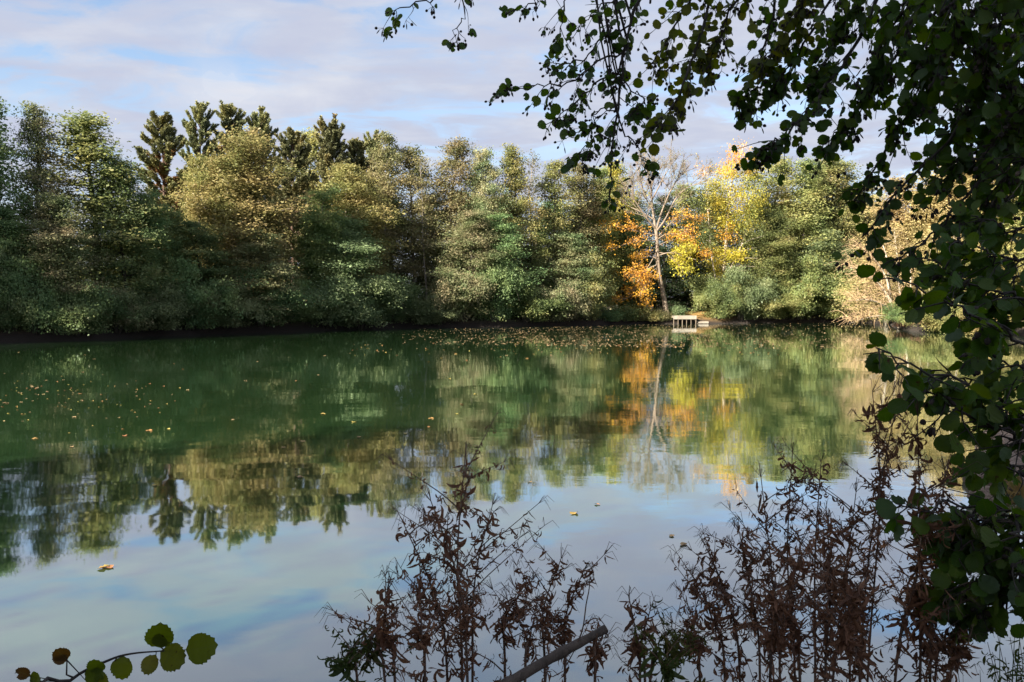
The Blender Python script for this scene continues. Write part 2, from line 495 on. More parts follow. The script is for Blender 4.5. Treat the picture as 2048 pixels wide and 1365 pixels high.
for i, s in enumerate((11, 12, 13, 14)):
    add_proto('alder%d' % i, *make_broadleaf(s, 15, 3.0, .06, 'egg', 58, 86), 'alder', 'bark')
for i, s in enumerate((21, 22, 23)):
    add_proto('cone%d' % i, *make_broadleaf(s, 15, 2.9, .10, 'cone', 58, 62, airy=.2), 'alder', 'bark')
for i, s in enumerate((31, 32, 33)):
    add_proto('airy%d' % i, *make_broadleaf(s, 15, 2.4, .16, 'column', 50, 62, spread=.40, leaf=.15, r0=.13, airy=.16), 'brown', 'grey')
for i, s in enumerate((41, 42, 43)):
    add_proto('broad%d' % i, *make_broadleaf(s, 15, 3.6, .08, 'dome', 74, 96, stems=2, spread=.46), 'gold', 'grey')
for i, s in enumerate((51, 52)):
    add_proto('thin%d' % i, *make_broadleaf(s, 15, 1.6, .25, 'column', 34, 20, spread=.36, leaf=.14, r0=.10, airy=.4), 'brown', 'grey')
for i, (s, ru, z0) in enumerate(((61, True, .22), (62, False, .3), (63, False, .3), (64, True, .35))):
    mb, V, V2, H, Rr = make_pine(s, z0=z0, rust=ru)
    add_proto('pine%d' % i, mb, V, H, Rr, 'pine', 'pinebark', V2, 'rust')
for i, s in enumerate((71, 72, 73, 74)):
    add_proto('shrub%d' % i, *make_shrub(s), 'alder', 'bark')
for i, s in enumerate((81, 82)):
    add_proto('weed%d' % i, *make_shrub(s, 1.6, 1.1, 9, 26, .13), 'olive', 'bark')

RND = random.Random(5)
WF = dict(cone=1.4, alder=1.45, airy=1.6, broad=1.5, pine=1.22, shrub=1.4, thin=1.3, weed=1.3)      # limbs thin out before they reach the crown's outline
def set_mat(o, m):
    o.material_slots[0].link = 'OBJECT'
    o.material_slots[0].material = m

def plant(key, px, top, hw, off, name, cat, label, leaf=None, group=None, D=None, wood=None, lean=0.0, sink=.05):
    """put one tree so that its top shows at (px, top) of the photograph, 'off' metres behind the waterline"""
    P = PROTO[key]
    Y = (shore_D(px) if D is None else D) + off
    b = at(px, 600, Y)
    x, y = b.x, b.y
    z = max(gz(x, y), .02) - sink
    h = at(px, top, Y).z - z
    w = hw * WF[key.rstrip('0123456789')] / F * Y
    o = thing(name, label, cat, (x, y, z), RND.uniform(0, 6.28), group)
    o.rotation_euler = (lean * .5, lean, o.rotation_euler[2]) if lean else o.rotation_euler
    s = (w / P['R'], w / P['R'], h / (P['H'] * 1.01))
    t = obj('trunk', P['wood'], o); t.scale = s
    c = obj('crown', P['leaves'], o); c.scale = s
    if P['extra'] is not None:
        e = obj('dying_needles', P['extra'], o); e.scale = s
    if leaf: set_mat(c, LM[leaf])
    if wood: set_mat(t, WM[wood])
    return o

TB = 'trees along the far banks'
T = 'broadleaf_tree'
rows = [
    # key, px, top, hw, off, name, category, label, foliage
    ('cone0', -12, 192, 82, 2.5, 'alder_tree', 'tree', 'tall dark alder cut by the left edge of the photo', 'alder'),
    ('cone1', 76, 214, 56, 3.5, 'alder_tree', 'tree', 'pointed see-through alder with a thin spire, second from the left edge', 'alder_brown'),
    ('cone2', 196, 236, 108, 4, 'alder_tree', 'tree', 'broad dark alder with a rounded sunlit yellow-green top, left of the first pine', 'olive'),
    ('alder1', 262, 330, 60, 1.5, 'alder_tree', 'tree', 'dark green alder with its top hidden in the right flank of the broad round alder', 'alder'),
    ('alder2', 28, 420, 55, 1.0, 'alder_tree', 'tree', 'shorter dull green alder at the water before the two leftmost tall alders', 'alder'),
    ('alder3', 130, 400, 60, 1.0, 'alder_tree', 'tree', 'brownish green alder at the water between the spired alder and the round alder', 'alder_brown'),
    ('alder0', 318, 400, 48, 2.0, 'alder_tree', 'tree', 'green alder right below the leftmost pine', 'alder'),
    ('airy0', 362, 425, 34, 1.6, T, 'tree', 'slender bright green ivy-grown tree below the leftmost pine', 'green'),
    ('airy1', 404, 318, 40, 4.5, T, 'tree', 'small straw-yellow tree between the leftmost pine and the big gold-green tree', 'gold'),
    ('broad0', 490, 278, 96, 3.0, T, 'tree', 'big round gold-green tree in front of the group of pines', 'gold'),
    ('alder2', 405, 450, 60, .8, 'alder_tree', 'tree', 'deep green alder in the shade at the lower left of the big gold-green tree', 'alder'),
    ('alder1', 520, 470, 62, .8, 'alder_tree', 'tree', 'shaded olive alder at the foot of the big gold-green tree', 'alder_brown'),
    ('airy2', 610, 262, 38, 13, T, 'tree', 'pale gold tree with a soft rounded top, far behind between two pines', 'gold'),
    ('broad1', 642, 385, 58, 3.0, T, 'tree', 'light green tree right of the dark pine trunk', 'green'),
    ('broad2', 715, 335, 78, 3.6, T, 'tree', 'broad mustard-green tree below the two small pines', 'gold'),
    ('alder3', 690, 440, 70, .8, 'alder_tree', 'tree', 'wide grey-green alder leaning over the water below the mustard-green tree', 'greygreen'),
    ('airy1', 772, 272, 34, 5.5, T, 'tree', 'sparse brown-gold tree with a ragged top right of the low pines', 'brown'),
    ('airy0', 826, 296, 44, 5.0, T, 'tree', 'airy brown tree with a feathery top, left one of the pair of brown crowns', 'brown'),
    ('airy2', 893, 286, 46, 5.5, T, 'tree', 'airy brown tree with dark trunk, right one of the pair of brown crowns', 'brown'),
    ('thin0', 858, 310, 26, 3.0, T, 'tree', 'thin tree with a sunlit pale trunk below the brown crowns', 'brown'),
    ('thin1', 936, 294, 24, 6.0, T, 'tree', 'nearly bare thin treetop just right of the brown crowns', 'brown'),
    ('alder0', 968, 318, 40, 4.5, 'alder_tree', 'tree', 'narrow green alder between the bare thin treetop and the yellow-green cone', 'alder_brown'),
    ('cone1', 1016, 296, 50, 4.5, T, 'tree', 'conical yellow-green tree standing above its neighbours in mid bank', 'gold'),
    ('thin1', 1070, 303, 30, 6.5, T, 'tree', 'grey half-bare tree with fine twigs right of the yellow-green cone', 'brown'),
    ('airy0', 1112, 328, 40, 5.0, T, 'tree', 'airy olive tree with a flat top in the row right of the grey half-bare tree', 'olive'),
    ('airy1', 1158, 333, 40, 5.0, T, 'tree', 'airy ochre tree with sky showing round its trunk', 'brown'),
    ('alder2', 1200, 348, 38, 5.0, 'alder_tree', 'tree', 'olive alder with an orange tinge left of the bare leaning tree', 'olive'),
    ('airy2', 1246, 330, 34, 8.0, T, 'tree', 'yellow-green treetop behind the left side of the bare leaning tree', 'yellowgreen'),
    ('airy0', 1074, 440, 26, 2.5, T, 'tree', 'bright green slender tree in mid bank with sky at its right side', 'green'),
    ('alder3', 935, 430, 60, 1.5, 'alder_tree', 'tree', 'olive brown alder below the bare thin treetop', 'alder_brown'),
    ('alder0', 1010, 440, 52, 2.2, 'alder_tree', 'tree', 'dark green alder below the yellow-green cone', 'alder'),
    ('alder1', 1150, 470, 52, 1.5, 'alder_tree', 'tree', 'dull brown-green alder at the water below the airy ochre tree', 'alder_brown'),
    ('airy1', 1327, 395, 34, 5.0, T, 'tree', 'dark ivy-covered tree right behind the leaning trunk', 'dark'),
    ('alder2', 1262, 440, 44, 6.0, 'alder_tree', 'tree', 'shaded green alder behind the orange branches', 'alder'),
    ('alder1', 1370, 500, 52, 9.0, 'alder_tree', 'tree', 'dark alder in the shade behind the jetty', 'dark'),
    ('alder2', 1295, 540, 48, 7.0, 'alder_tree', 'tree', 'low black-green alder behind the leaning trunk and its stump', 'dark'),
    ('airy2', 1535, 325, 44, 6.0, T, 'tree', 'olive tree with thin foliage right of the golden maple', 'olive'),
    ('cone2', 1590, 322, 66, 4.0, 'alder_tree', 'tree', 'full green alder in sunlight, middle of the right bank', 'olive'),
    ('airy0', 1640, 322, 44, 7.0, T, 'tree', 'pale olive treetop behind the full green alder', 'greygreen'),
    ('alder1', 1672, 330, 58, 5.5, 'alder_tree', 'tree', 'sunlit green alder next to the hanging near leaves', 'olive'),
    ('alder3', 1545, 430, 46, 2.5, 'alder_tree', 'tree', 'green alder below the thin olive tree', 'green'),
    ('alder0', 1630, 470, 50, 2.0, 'alder_tree', 'tree', 'grey-green alder at the water before the full green alder', 'greygreen'),
    ('airy1', 1730, 372, 38, 7.5, T, 'tree', 'straw-coloured tree just right of the sunlit green alder', 'beige'),
]
for (key, px, top, hw, off, name, cat, label, leaf) in rows:
    plant(key, px, top, hw, off, name, cat, label, leaf, TB)

GP = 'pines above the left bank'
for (key, px, top, hw, off, label) in [
    ('pine0', 336, 244, 54, 11, 'round-headed pine with rusty inner needles, leftmost of the pines'),
    ('pine1', 410, 223, 40, 13, 'slim pine with a narrow spire, tallest of the pines'),
    ('pine3', 466, 227, 46, 13.5, 'full dark pine between the slim spire and the pine above the gold-green tree'),
    ('pine2', 527, 235, 42, 13, 'open-branched pine behind the right shoulder of the gold-green tree'),
    ('pine1', 586, 276, 46, 8, 'pine with a long bare dark trunk standing right of the gold-green tree'),
    ('pine2', 657, 252, 44, 11, 'lone pointed pine above the light green tree'),
    ('pine3', 716, 292, 40, 12, 'low broad pine right of the lone pointed pine'),
    ('pine0', 752, 278, 36, 13, 'rightmost pine, half hidden by the sparse brown-gold tree')]:
    plant(key, px, top, hw, off, 'pine_tree', 'pine', label, None, GP)

GR = 'trees on the right bank'
for (key, px, top, hw, D, label, leaf, wood) in [
    ('broad1', 1765, 415, 62, 78, 'straw-yellow tree behind the willow', 'beige', 'pale'),
    ('airy2', 1822, 360, 50, 74, 'tall beige tree seen between the hanging near leaves', 'beige', 'pale'),
    ('broad0', 1880, 345, 78, 72, 'broad sandy tree on the right bank behind the near leaves', 'beige', 'grey'),
    ('broad2', 1965, 318, 90, 66, 'large beige-olive tree near the right edge of the photo', 'beige', 'grey'),
    ('broad1', 2050, 300, 90, 60, 'beige-olive tree cut by the right edge of the photo', 'gold', 'grey'),
    ('broad2', 1905, 500, 56, 63, 'low olive tree at the water on the right bank', 'olive', 'pale'),
    ('broad0', 1990, 500, 60, 57, 'low yellow-green tree at the water near the right edge', 'gold', 'pale')]:
    plant(key, px, top, hw, 0, T, 'tree', label, leaf, GR, D=D, wood=wood)

GS = 'bushes hanging over the far waterline'
for (key, px, top, hw, off, label, leaf) in [
    ('shrub0', -8, 560, 50, .3, 'grey-green bush over the water at the left edge', 'greygreen'),
    ('shrub1', 70, 560, 56, .2, 'dark bush over the black waterline below the pointed alder', 'alder'),
    ('shrub2', 150, 565, 56, .2, 'dull green bush over the water above the pale stone', 'alder'),
    ('shrub3', 232, 560, 56, .2, 'olive bush over the water below the broad round alder', 'alder_brown'),
    ('shrub0', 306, 566, 52, .2, 'pale tipped bush hanging low over the water below the leftmost pine', 'greygreen'),
    ('shrub1', 380, 575, 50, .2, 'dark green bush over the water left of the big gold-green tree', 'alder'),
    ('shrub2', 448, 568, 50, .2, 'bush over the water below the left side of the big gold-green tree', 'greygreen'),
    ('shrub3', 520, 572, 46, .3, 'shaded bush over the water below the right side of the big gold-green tree', 'alder'),
    ('shrub0', 578, 580, 40, .9, 'set-back dark bush at the foot of the long pine trunk', 'alder'),
    ('shrub1', 650, 555, 52, .1, 'large rounded bush leaning over the water below the light green tree', 'greygreen'),
    ('shrub2', 716, 550, 56, -.2, 'large grey-green bush reaching farthest over the water', 'greygreen'),
    ('shrub3', 790, 575, 46, .3, 'dark bush over the water below the sparse brown-gold tree', 'alder'),
    ('shrub0', 858, 585, 42, .0, 'bush with a pale drooping branch below the sunlit trunk', 'greygreen'),
    ('shrub1', 925, 570, 48, .4, 'brownish bush over the water below the olive brown alder', 'alder_brown'),
    ('shrub2', 990, 575, 44, .4, 'dark bush at the water below the dark green alder', 'alder'),
    ('shrub3', 1050, 570, 44, .3, 'green bush at the water below the bright slender tree', 'green'),
    ('shrub0', 1110, 565, 44, .3, 'brown-green bush at the water before the dull alder', 'alder_brown'),
    ('shrub1', 1172, 570, 42, .5, 'olive bush at the water left of the orange branches', 'olive'),
    ('shrub2', 1435, 596, 34, .4, 'bright green bush beside the right end of the jetty', 'green'),
    ('shrub3', 1480, 590, 34, .2, 'pale grey-green bush hanging over the water below the golden maple', 'greygreen'),
    ('shrub0', 1540, 575, 38, .3, 'sunlit green bush over the water right of the golden maple', 'olive'),
    ('shrub1', 1598, 572, 40, .2, 'sunlit bush over the water below the full green alder', 'green'),
    ('shrub2', 1655, 570, 40, .3, 'olive bush over the water left of the willow', 'olive'),
    ('shrub3', 1712, 590, 36, .8, 'dark bush in the shade under the willow', 'alder'),
]:
    plant(key, px, top - RND.uniform(-8, 75), hw * RND.uniform(.85, 1.2), off + .5, 'shore_bush', 'bush', label, leaf, GS)
for (key, px, top, hw, D, label, leaf) in [
    ('shrub1', 1830, 600, 40, 63, 'small green bush behind the pale trunks of the point', 'green'),
    ('shrub2', 1900, 585, 46, 57, 'olive bush on the right bank behind the near leaves', 'olive'),
    ('shrub3', 1975, 590, 46, 52, 'yellowish bush on the right bank close to the right edge', 'gold')]:
    plant(key, px, top, hw, 0, 'shore_bush', 'bush', label, leaf, GS, D=D)

GW = 'weeds on the bank by the jetty'
for (key, px, top, hw, off, label, leaf) in [
    ('weed0', 1225, 618, 16, .6, 'dark green weed clump left of the orange branches', 'alder'),
    ('weed1', 1252, 612, 17, .6, 'green weed clump under the orange branches', 'green'),
    ('weed0', 1280, 612, 15, .6, 'green and brown weed clump left of the pale log ends', 'olive'),
    ('weed1', 1304, 622, 13, .4, 'yellowish weed clump below the pale log ends', 'gold'),
    ('weed0', 1322, 622, 13, .4, 'ochre weed clump left of the leaning trunk', 'brown'),
    ('weed1', 1352, 612, 12, 1.4, 'grey-green weed clump right of the leaning trunk', 'greygreen')]:
    plant(key, px, top, hw, off, 'weed_clump', 'weed', label, leaf, GW)

BRW = random.Random(17)
for i in range(26):
    px = -20 + i * 51 + BRW.uniform(-12, 12)
    tops = float(np.interp(px, [0, 200, 330, 420, 700, 900, 1250, 1300], [470, 470, 400, 370, 380, 395, 410, 425])) + BRW.uniform(-14, 22)
    plant(BRW.choice(['alder0', 'alder1', 'alder3', 'airy0', 'airy2', 'cone2']), px, tops, BRW.uniform(38, 52), BRW.uniform(9, 15), T, 'tree', 'dim back-row tree on the left bank, seen through gaps between front trees',
          BRW.choice(['alder', 'alder_brown', 'olive', 'gold']), 'back row of trees on the left bank')
for i in range(8):
    px = 1400 + i * 50 + BRW.uniform(-10, 10)
    plant(BRW.choice(['alder0', 'airy0', 'airy2', 'cone2']), px, 385 + BRW.uniform(-15, 25), BRW.uniform(38, 52), BRW.uniform(9, 15), T, 'tree', 'dim back-row tree right of the jetty, seen through gaps between front trees',
          BRW.choice(['olive', 'gold', 'alder_brown']), 'back row of trees right of the jetty')

# trees out of frame that shade the near bank and the far left bank
for i, (x, y, k, s) in enumerate([(-8, -4.5, 'alder0', 1.0), (-12.5, -6.5, 'alder1', 1.05), (-5, -9, 'alder2', 1.1), (-17, -2.5, 'alder3', .95), (-10, -12, 'cone0', 1.1)]):
    o = thing('alder_tree', 'alder standing out of the photo behind the viewer on the near bank', 'tree', (x, y, gz(x, y) - .05), i * 1.3, 'alders behind the viewer')
    for nm, me in (('trunk', PROTO[k]['wood']), ('crown', PROTO[k]['leaves'])):
        c = obj(nm, me, o); c.scale = (s * 1.25, s * 1.25, s)
for i, (x, y, k, s) in enumerate([(-37, 36, 'alder0', 1.05), (-43, 30, 'alder2', 1.0), (-49, 24, 'alder1', 1.1), (-42, 39, 'cone1', 1.1), (-56, 22, 'alder3', 1.05), (-34, 43, 'broad1', 1.0)]):
    o = thing('alder_tree', 'alder standing out of the photo beyond its left edge on the far bank', 'tree', (x, y, gz(x, y) - .05), i * 1.7, 'alders beyond the left edge')
    for nm, me in (('trunk', PROTO[k]['wood']), ('crown', PROTO[k]['leaves'])):
        c = obj(nm, me, o); c.scale = (s * 1.2, s * 1.2, s)

# woodland behind: one mass of undergrowth, loose enough to let sky through above
rng = np.random.default_rng(99)
nw = 60000
pxs = rng.uniform(-200, 2250, nw)
offs = rng.uniform(9, 26, nw)
xs_ = np.array([p[0] for p in SHORE]); ys_ = np.array([p[1] for p in SHORE])
Dw = CAMZ * F / (np.interp(pxs, xs_, ys_) - 604.0) + offs
Dw = np.where(pxs > 1790, np.interp(pxs, [1790, 1900, 2250], [84, 72, 58]) + offs * .6, Dw)
Xw = (pxs - 1024) / F * Dw
hmax = 4.5 + 2.2 * np.sin(pxs * .021) + 1.4 * np.sin(pxs * .057 + 1)
Zw = ground_z(Xw, Dw) + hmax * rng.uniform(0, 1, nw) ** .8
keep = (pxs < 1330) | (pxs > 1440) | (offs > 14)
Pw = np.stack([Xw, Dw, Zw], -1)[keep]
Pw = Pw + rng.normal(size=Pw.shape) * .2
V = leaf_quads(Pw, .42, rng, .3)
tag(obj('woodland_undergrowth', np_mesh('woodland_undergrowth', V, quad_faces(len(V) // 4), LM['alder_brown'])), 'dim undergrowth seen between the trunks of the far woods', 'undergrowth', kind='stuff')

# ------------------------------------------------------------------ leaning bare tree with orange limbs
def pxpath(pts, Y0, dy, n=10):
    m = len(pts)
    return smooth_path([at(p[0], p[1], Y0 + dy * (k / max(1, m - 1))) for k, p in enumerate(pts)], n)

def clump_leaves(rng, centres, n, sd, size, flat=.6):
    C = np.array([tuple(c) for c in centres])
    idx = np.repeat(np.arange(len(C)), n)
    P = C[idx] + rng.normal(size=(len(idx), 3)) * np.array([sd, sd, sd * flat])
    return leaf_quads(P, size, rng, .4)

rd = random.Random(77); rng = np.random.default_rng(77)
Y0 = shore_D(1337) + .7
base = at(1337, 646, Y0)
WM['ash'] = barkmat('ash_grey_bark', (.13, .10, .072), (.29, .225, .165))
wal = thing('leaning_tree', 'leaning bare-topped tree with a pale trunk and orange leaves on its lower limbs', 'tree', (base.x, base.y, gz(base.x, base.y) - .1))
mb = MB()
tr = pxpath([(1338, 649), (1334, 628), (1324, 577), (1317, 537), (1314, 484), (1312, 463)], Y0, 0, 14)
mb.tube(tr, [.40, .33] + [.27 - .010 * k for k in range(13)], 10)
L = [([(1312, 465), (1305, 415), (1303, 375), (1309, 335)], .4, .13, 9), ([(1311, 458), (1290, 432), (1265, 395), (1240, 362)], -1.5, .10, 9),
     ([(1306, 420), (1291, 395), (1281, 360), (1276, 333)], 1.2, .08, 7), ([(1312, 462), (1325, 420), (1340, 385), (1362, 350), (1393, 335)], .9, .11, 10),
     ([(1312, 464), (1330, 440), (1350, 400), (1375, 375), (1402, 366)], -1.6, .09, 9), ([(1304, 400), (1320, 370), (1335, 342), (1346, 325)], -.6, .07, 7),
     ([(1308, 440), (1282, 424), (1255, 412), (1240, 398)], .9, .07, 6), ([(1303, 390), (1299, 360), (1296, 335), (1303, 322)], 1.5, .06, 6)]
O = [([(1314, 472), (1287, 466), (1260, 459), (1238, 449), (1222, 453)], -1.2, .07, 'o'), ([(1314, 482), (1290, 482), (1250, 489), (1222, 503)], -2.0, .06, 'o'),
     ([(1317, 530), (1297, 538), (1277, 562), (1264, 590), (1240, 604)], -1.8, .07, 'o'), ([(1300, 537), (1288, 556), (1280, 588), (1288, 610)], -1.3, .05, 'o'),
     ([(1316, 512), (1338, 506), (1364, 512), (1392, 520)], -1.4, .06, 'y'), ([(1316, 505), (1335, 510), (1352, 526), (1366, 536)], -.6, .05, 'y'), ([(1340, 506), (1362, 498), (1384, 500), (1404, 508)], -.2, .05, 'o'), ([(1314, 476), (1340, 448), (1364, 432), (1386, 440)], 1.6, .06, 'b'),
     ([(1315, 492), (1342, 482), (1366, 490), (1376, 505)], .8, .05, 'y'), ([(1316, 520), (1300, 512), (1285, 520), (1272, 540)], .6, .05, 'o'),
     ([(1314, 480), (1330, 470), (1350, 468), (1372, 470)], -.9, .05, 'b'), ([(1317, 535), (1302, 545), (1290, 566), (1282, 592)], -3.0, .05, 'o'), ([(1319, 545), (1308, 552), (1298, 556), (1284, 548)], -2.4, .045, 'o'), ([(1315, 500), (1300, 528), (1286, 545), (1268, 552)], -2.8, .045, 'o')]
buds = []; oc = []; yc = []; bc = []
def twigs(path, r, ns, depth, tipstore, ln):
    for q in range(ns):
        s = rd.uniform(.28, 1.0)
        p0 = path_at(path, s); p1 = path_at(path, min(.999, s + .06)); t = (p1 - p0)
        if t.length < 1e-6: t = path[-1] - path[-2]
        t.normalize()
        d = (t + Vector((rd.gauss(0, .55), rd.gauss(0, .45), rd.gauss(.22, .4)))).normalized()
        l = ln * rd.uniform(.5, 1.15)
        c = smooth_path([p0, p0 + d * l * .5 + Vector((rd.gauss(0, .07), 0, rd.gauss(.05, .07))), p0 + d * l + Vector((0, 0, rd.uniform(-.1, .3) * l * .5))], 5)
        rr = r * .45
        mb.tube(c, [rr * (1 - k / 6.5) + .006 for k in range(6)], 4, False)
        tipstore.append(c[-1]); tipstore.append(c[3])
        if depth > 0: twigs(c, rr, 5, depth - 1, tipstore, ln * .52)
for pts, dy, r, ns in L:
    p = pxpath(pts, Y0, dy, 10)
    mb.tube(p, [r * (1 - k / 11.5) + .012 for k in range(11)], 6, False)
    twigs(p, r * .7, ns, 2, buds, 1.9)
for pts, dy, r, kind in O:
    p = pxpath(pts, Y0, dy, 10)
    mb.tube(p, [r * (1 - k / 12) + .012 for k in range(11)], 6, False)
    st = []
    twigs(p, r * .7, 7, 1, st, 1.25)
    {'o': oc, 'y': yc, 'b': bc}[kind].extend(st + [path_at(p, s) for s in (.6, .75, .9, 1)])
def rel(o, root):
    """keep a part built in world space in place under its thing"""
    o.location = -root.location
    return o
rel(obj('trunk', mb.mesh('bare_tree_wood', WM['ash']), wal), wal)
oc = rd.sample(oc, int(len(oc) * .72)); V = clump_leaves(rng, oc, 9, .30, .17); rel(obj('orange_foliage', np_mesh('orange_leaves', V, quad_faces(len(V) // 4), LM['orange']), wal), wal)
V = clump_leaves(rng, yc, 12, .40, .17); rel(obj('yellow_foliage', np_mesh('yellow_leaves', V, quad_faces(len(V) // 4), LM['yellow']), wal), wal)
V = clump_leaves(rng, bc, 9, .36, .15); rel(obj('rusty_foliage', np_mesh('rusty_leaves', V, quad_faces(len(V) // 4), LM['orange']), wal), wal)
rb = rd.sample(buds, int(len(buds) * .55))
V = clump_leaves(rng, rb, 2, .12, .11); rel(obj('withered_leaves', np_mesh('withered_leaves', V, quad_faces(len(V) // 4), LM['brown']), wal), wal)

# ------------------------------------------------------------------ golden maple
Y1 = shore_D(1450) + 2.6
base = at(1446, 645, Y1)
gm = thing('golden_maple', 'golden and orange tree with a green left flank and pale trunk, right of the jetty', 'tree', (base.x, base.y, gz(base.x, base.y) - .1))
mb = MB()
t1 = pxpath([(1444, 648), (1441, 610), (1447, 550), (1452, 490), (1456, 430), (1462, 370), (1480, 315), (1488, 290)], Y1, .4, 16)
mb.tube(t1, [.26 - .0145 * k for k in range(17)], 8)
t2 = pxpath([(1440, 610), (1434, 570), (1424, 520), (1418, 450), (1412, 370), (1408, 340)], Y1, -.8, 12)
mb.tube(t2, [.13 - .009 * k for k in range(13)], 6)
t3 = pxpath([(1447, 560), (1470, 520), (1490, 470), (1505, 400), (1512, 340)], Y1, 1.2, 12)
mb.tube(t3, [.12 - .0085 * k for k in range(13)], 6)
BL = [(1412, 425, 17, 42, 'g', 17), (1420, 480, 18, 30, 'g', 15), (1418, 572, 24, 18, 'g', 15), (1426, 385, 16, 28, 'yg', 12), (1408, 350, 8, 14, 'o', 4),
      (1445, 362, 18, 28, 'y', 14), (1466, 400, 18, 30, 'y', 14), (1440, 420, 17, 26, 'yg', 13), (1450, 465, 20, 18, 'o', 8), (1460, 445, 18, 16, 'y', 9),
      (1455, 515, 24, 13, 'y', 14), (1478, 512, 12, 12, 'y', 7), (1470, 575, 19, 13, 'yg', 11), (1440, 548, 16, 12, 'yg', 8), (1452, 334, 16, 14, 'o', 7),
      (1488, 312, 14, 26, 'o', 9), (1478, 345, 15, 18, 'y', 9), (1470, 300, 8, 10, 'o', 3), (1502, 395, 20, 40, 'yg', 18), (1505, 470, 24, 32, 'g', 18), (1510, 350, 14, 22, 'yg', 9),
      (1490, 440, 18, 24, 'yg', 12), (1432, 510, 14, 20, 'yg', 8), (1512, 540, 22, 24, 'g', 14), (1395, 560, 12, 12, 'g', 6)]
cs = dict(g=[], y=[], yg=[], o=[])
for bx, by, rx, ry, k, n in BL:
    for q in range(int(n * 1.35)):
        a = rd.uniform(0, 6.28); r = math.sqrt(rd.random())
        c = at(bx + rx * r * math.cos(a), by + ry * r * math.sin(a), Y1 + rd.uniform(-1, 1) * (rx / F * Y1 + .4))
        cs[k].append(c)
        if q % 2 == 0:
            stem = min((t1, t2, t3), key=lambda t: min((pp - c).length for pp in t))
            near = min(stem, key=lambda pp: (pp - c).length + max(0, pp.z - c.z) * 1.5)
            mb.tube([near, near.lerp(c, .5) + Vector((0, 0, .12)), c], [.035, .022, .008], 4, False)
rel(obj('trunk', mb.mesh('maple_wood', WM['pale']), gm), gm)
for k, nm, mk, cnt in (('g', 'green_foliage', 'green', 150), ('yg', 'yellow_green_foliage', 'yellowgreen', 150), ('y', 'yellow_foliage', 'yellow', 85), ('o', 'orange_foliage', 'orange', 60)):
    V = clump_leaves(rng, cs[k], cnt, .52, .16)
    rel(obj(nm, np_mesh(nm, V, quad_faces(len(V) // 4), LM[mk]), gm), gm)
# mistletoe balls in its top
for (px, py, r, lab) in ((1509, 322, .45, 'round olive mistletoe clump high in the golden tree, the upper one'), (1499, 340, .55, 'round olive mistletoe clump in the golden tree, the lower one')):
    c = at(px, py, Y1 - .6)
    o = thing('mistletoe', lab, 'mistletoe', c, 0, 'mistletoe clumps in the golden tree')
    mb = MB()
    for q in range(40):
        d = Vector((rd.gauss(0, 1), rd.gauss(0, 1), rd.gauss(0, 1))).normalized()
        mb.tube([Vector(), d * r * .6, d * r + Vector((0, 0, -.05))], [.02, .012, .005], 3, False)
    obj('stems', mb.mesh('mistletoe_stems', WM['tan']), o)
    P = rng.normal(size=(700, 3)); P /= np.linalg.norm(P, axis=1)[:, None]; P *= r * rng.uniform(.3, 1.0, 700)[:, None] ** .6
    V = leaf_quads(P, .13, rng, .3); obj('foliage', np_mesh('mistletoe_leaves', V, quad_faces(700), LM['yellowgreen']), o)

# ------------------------------------------------------------------ willow on the point
Y2 = on_water(1797, 659).y + 1.2
base = at(1800, 655, Y2)
wl = thing('bare_willow', 'bare willow with straw-coloured drooping twigs leaning left over the water', 'willow', (base.x, base.y, gz(base.x, base.y) - .1))
mb = MB(); stems = []
for pts, dy, r in [([(1802, 656), (1790, 625), (1775, 590), (1752, 562), (1722, 548)], -.8, .16), ([(1799, 656), (1785, 615), (1778, 570), (1774, 520), (1762, 478)], .8, .15),
                   ([(1795, 640), (1768, 612), (1735, 600), (1705, 602)], -1.6, .10), ([(1787, 615), (1760, 575), (1730, 545), (1700, 535)], 1.6, .09),
                   ([(1780, 590), (1770, 550), (1745, 515), (1722, 500)], -.4, .08), ([(1795, 640), (1765, 632), (1735, 636), (1700, 647)], -2.0, .06),
                   ([(1806, 656), (1815, 610), (1822, 560), (1815, 505)], .5, .12)]:
    p = pxpath(pts, Y2, dy, 12)
    mb.tube(p, [r * (1 - k / 14) + .01 for k in range(13)], 6, False)
    stems.append(p)
rel(obj('trunk', mb.mesh('willow_wood', WM['pale']), wl), wl)
mb = MB(); tips = []
for q in range(430):
    s = rd.choice(stems); p0 = path_at(s, rd.uniform(.3, 1))
    d = Vector((-rd.uniform(-.2, 1.1), rd.gauss(0, .65), rd.uniform(-.2, .9))).normalized()
    l = rd.uniform(.8, 2.3)
    p1 = p0 + d * l * .55 + Vector((0, 0, .12)); p2 = p0 + d * l + Vector((-.1, 0, -.32 * l * rd.uniform(.3, 1.2)))
    r = rd.uniform(.014, .026)
    mb.tube(smooth_path([p0, p1, p2], 5), [r, r, r * .9, r * .7, r * .5, r * .35], 3, False)
    tips += [p1, p2]
rel(obj('twigs', mb.mesh('willow_twigs', WM['tan']), wl), wl)
V = clump_leaves(rng, rd.sample(tips, 420), 6, .3, .12); rel(obj('leaves', np_mesh('willow_leaves', V, quad_faces(len(V) // 4), LM['beige']), wl), wl)

for i, (px, top, hw, D, lab) in enumerate([(1812, 450, 26, 68, 'pale thin trunk leaning beside the willow on the point'), (1840, 470, 24, 66, 'pale thin trunk in the middle of the point, behind the near leaves'),
        (1862, 455, 26, 65, 'pale thin trunk with straw foliage right of the middle of the point'), (1882, 480, 24, 63, 'pale thin trunk close to the red brush on the point'),
        (1926, 440, 30, 60, 'pale thin trunk right of the red brush, seen between large near leaves')]):
    plant('thin%d' % (i % 2), px, top, hw, 0, 'broadleaf_tree', 'tree', lab, 'beige', 'pale trunks on the point', D=D, wood='pale', lean=(-.06, .04, -.03, .06, .02)[i])
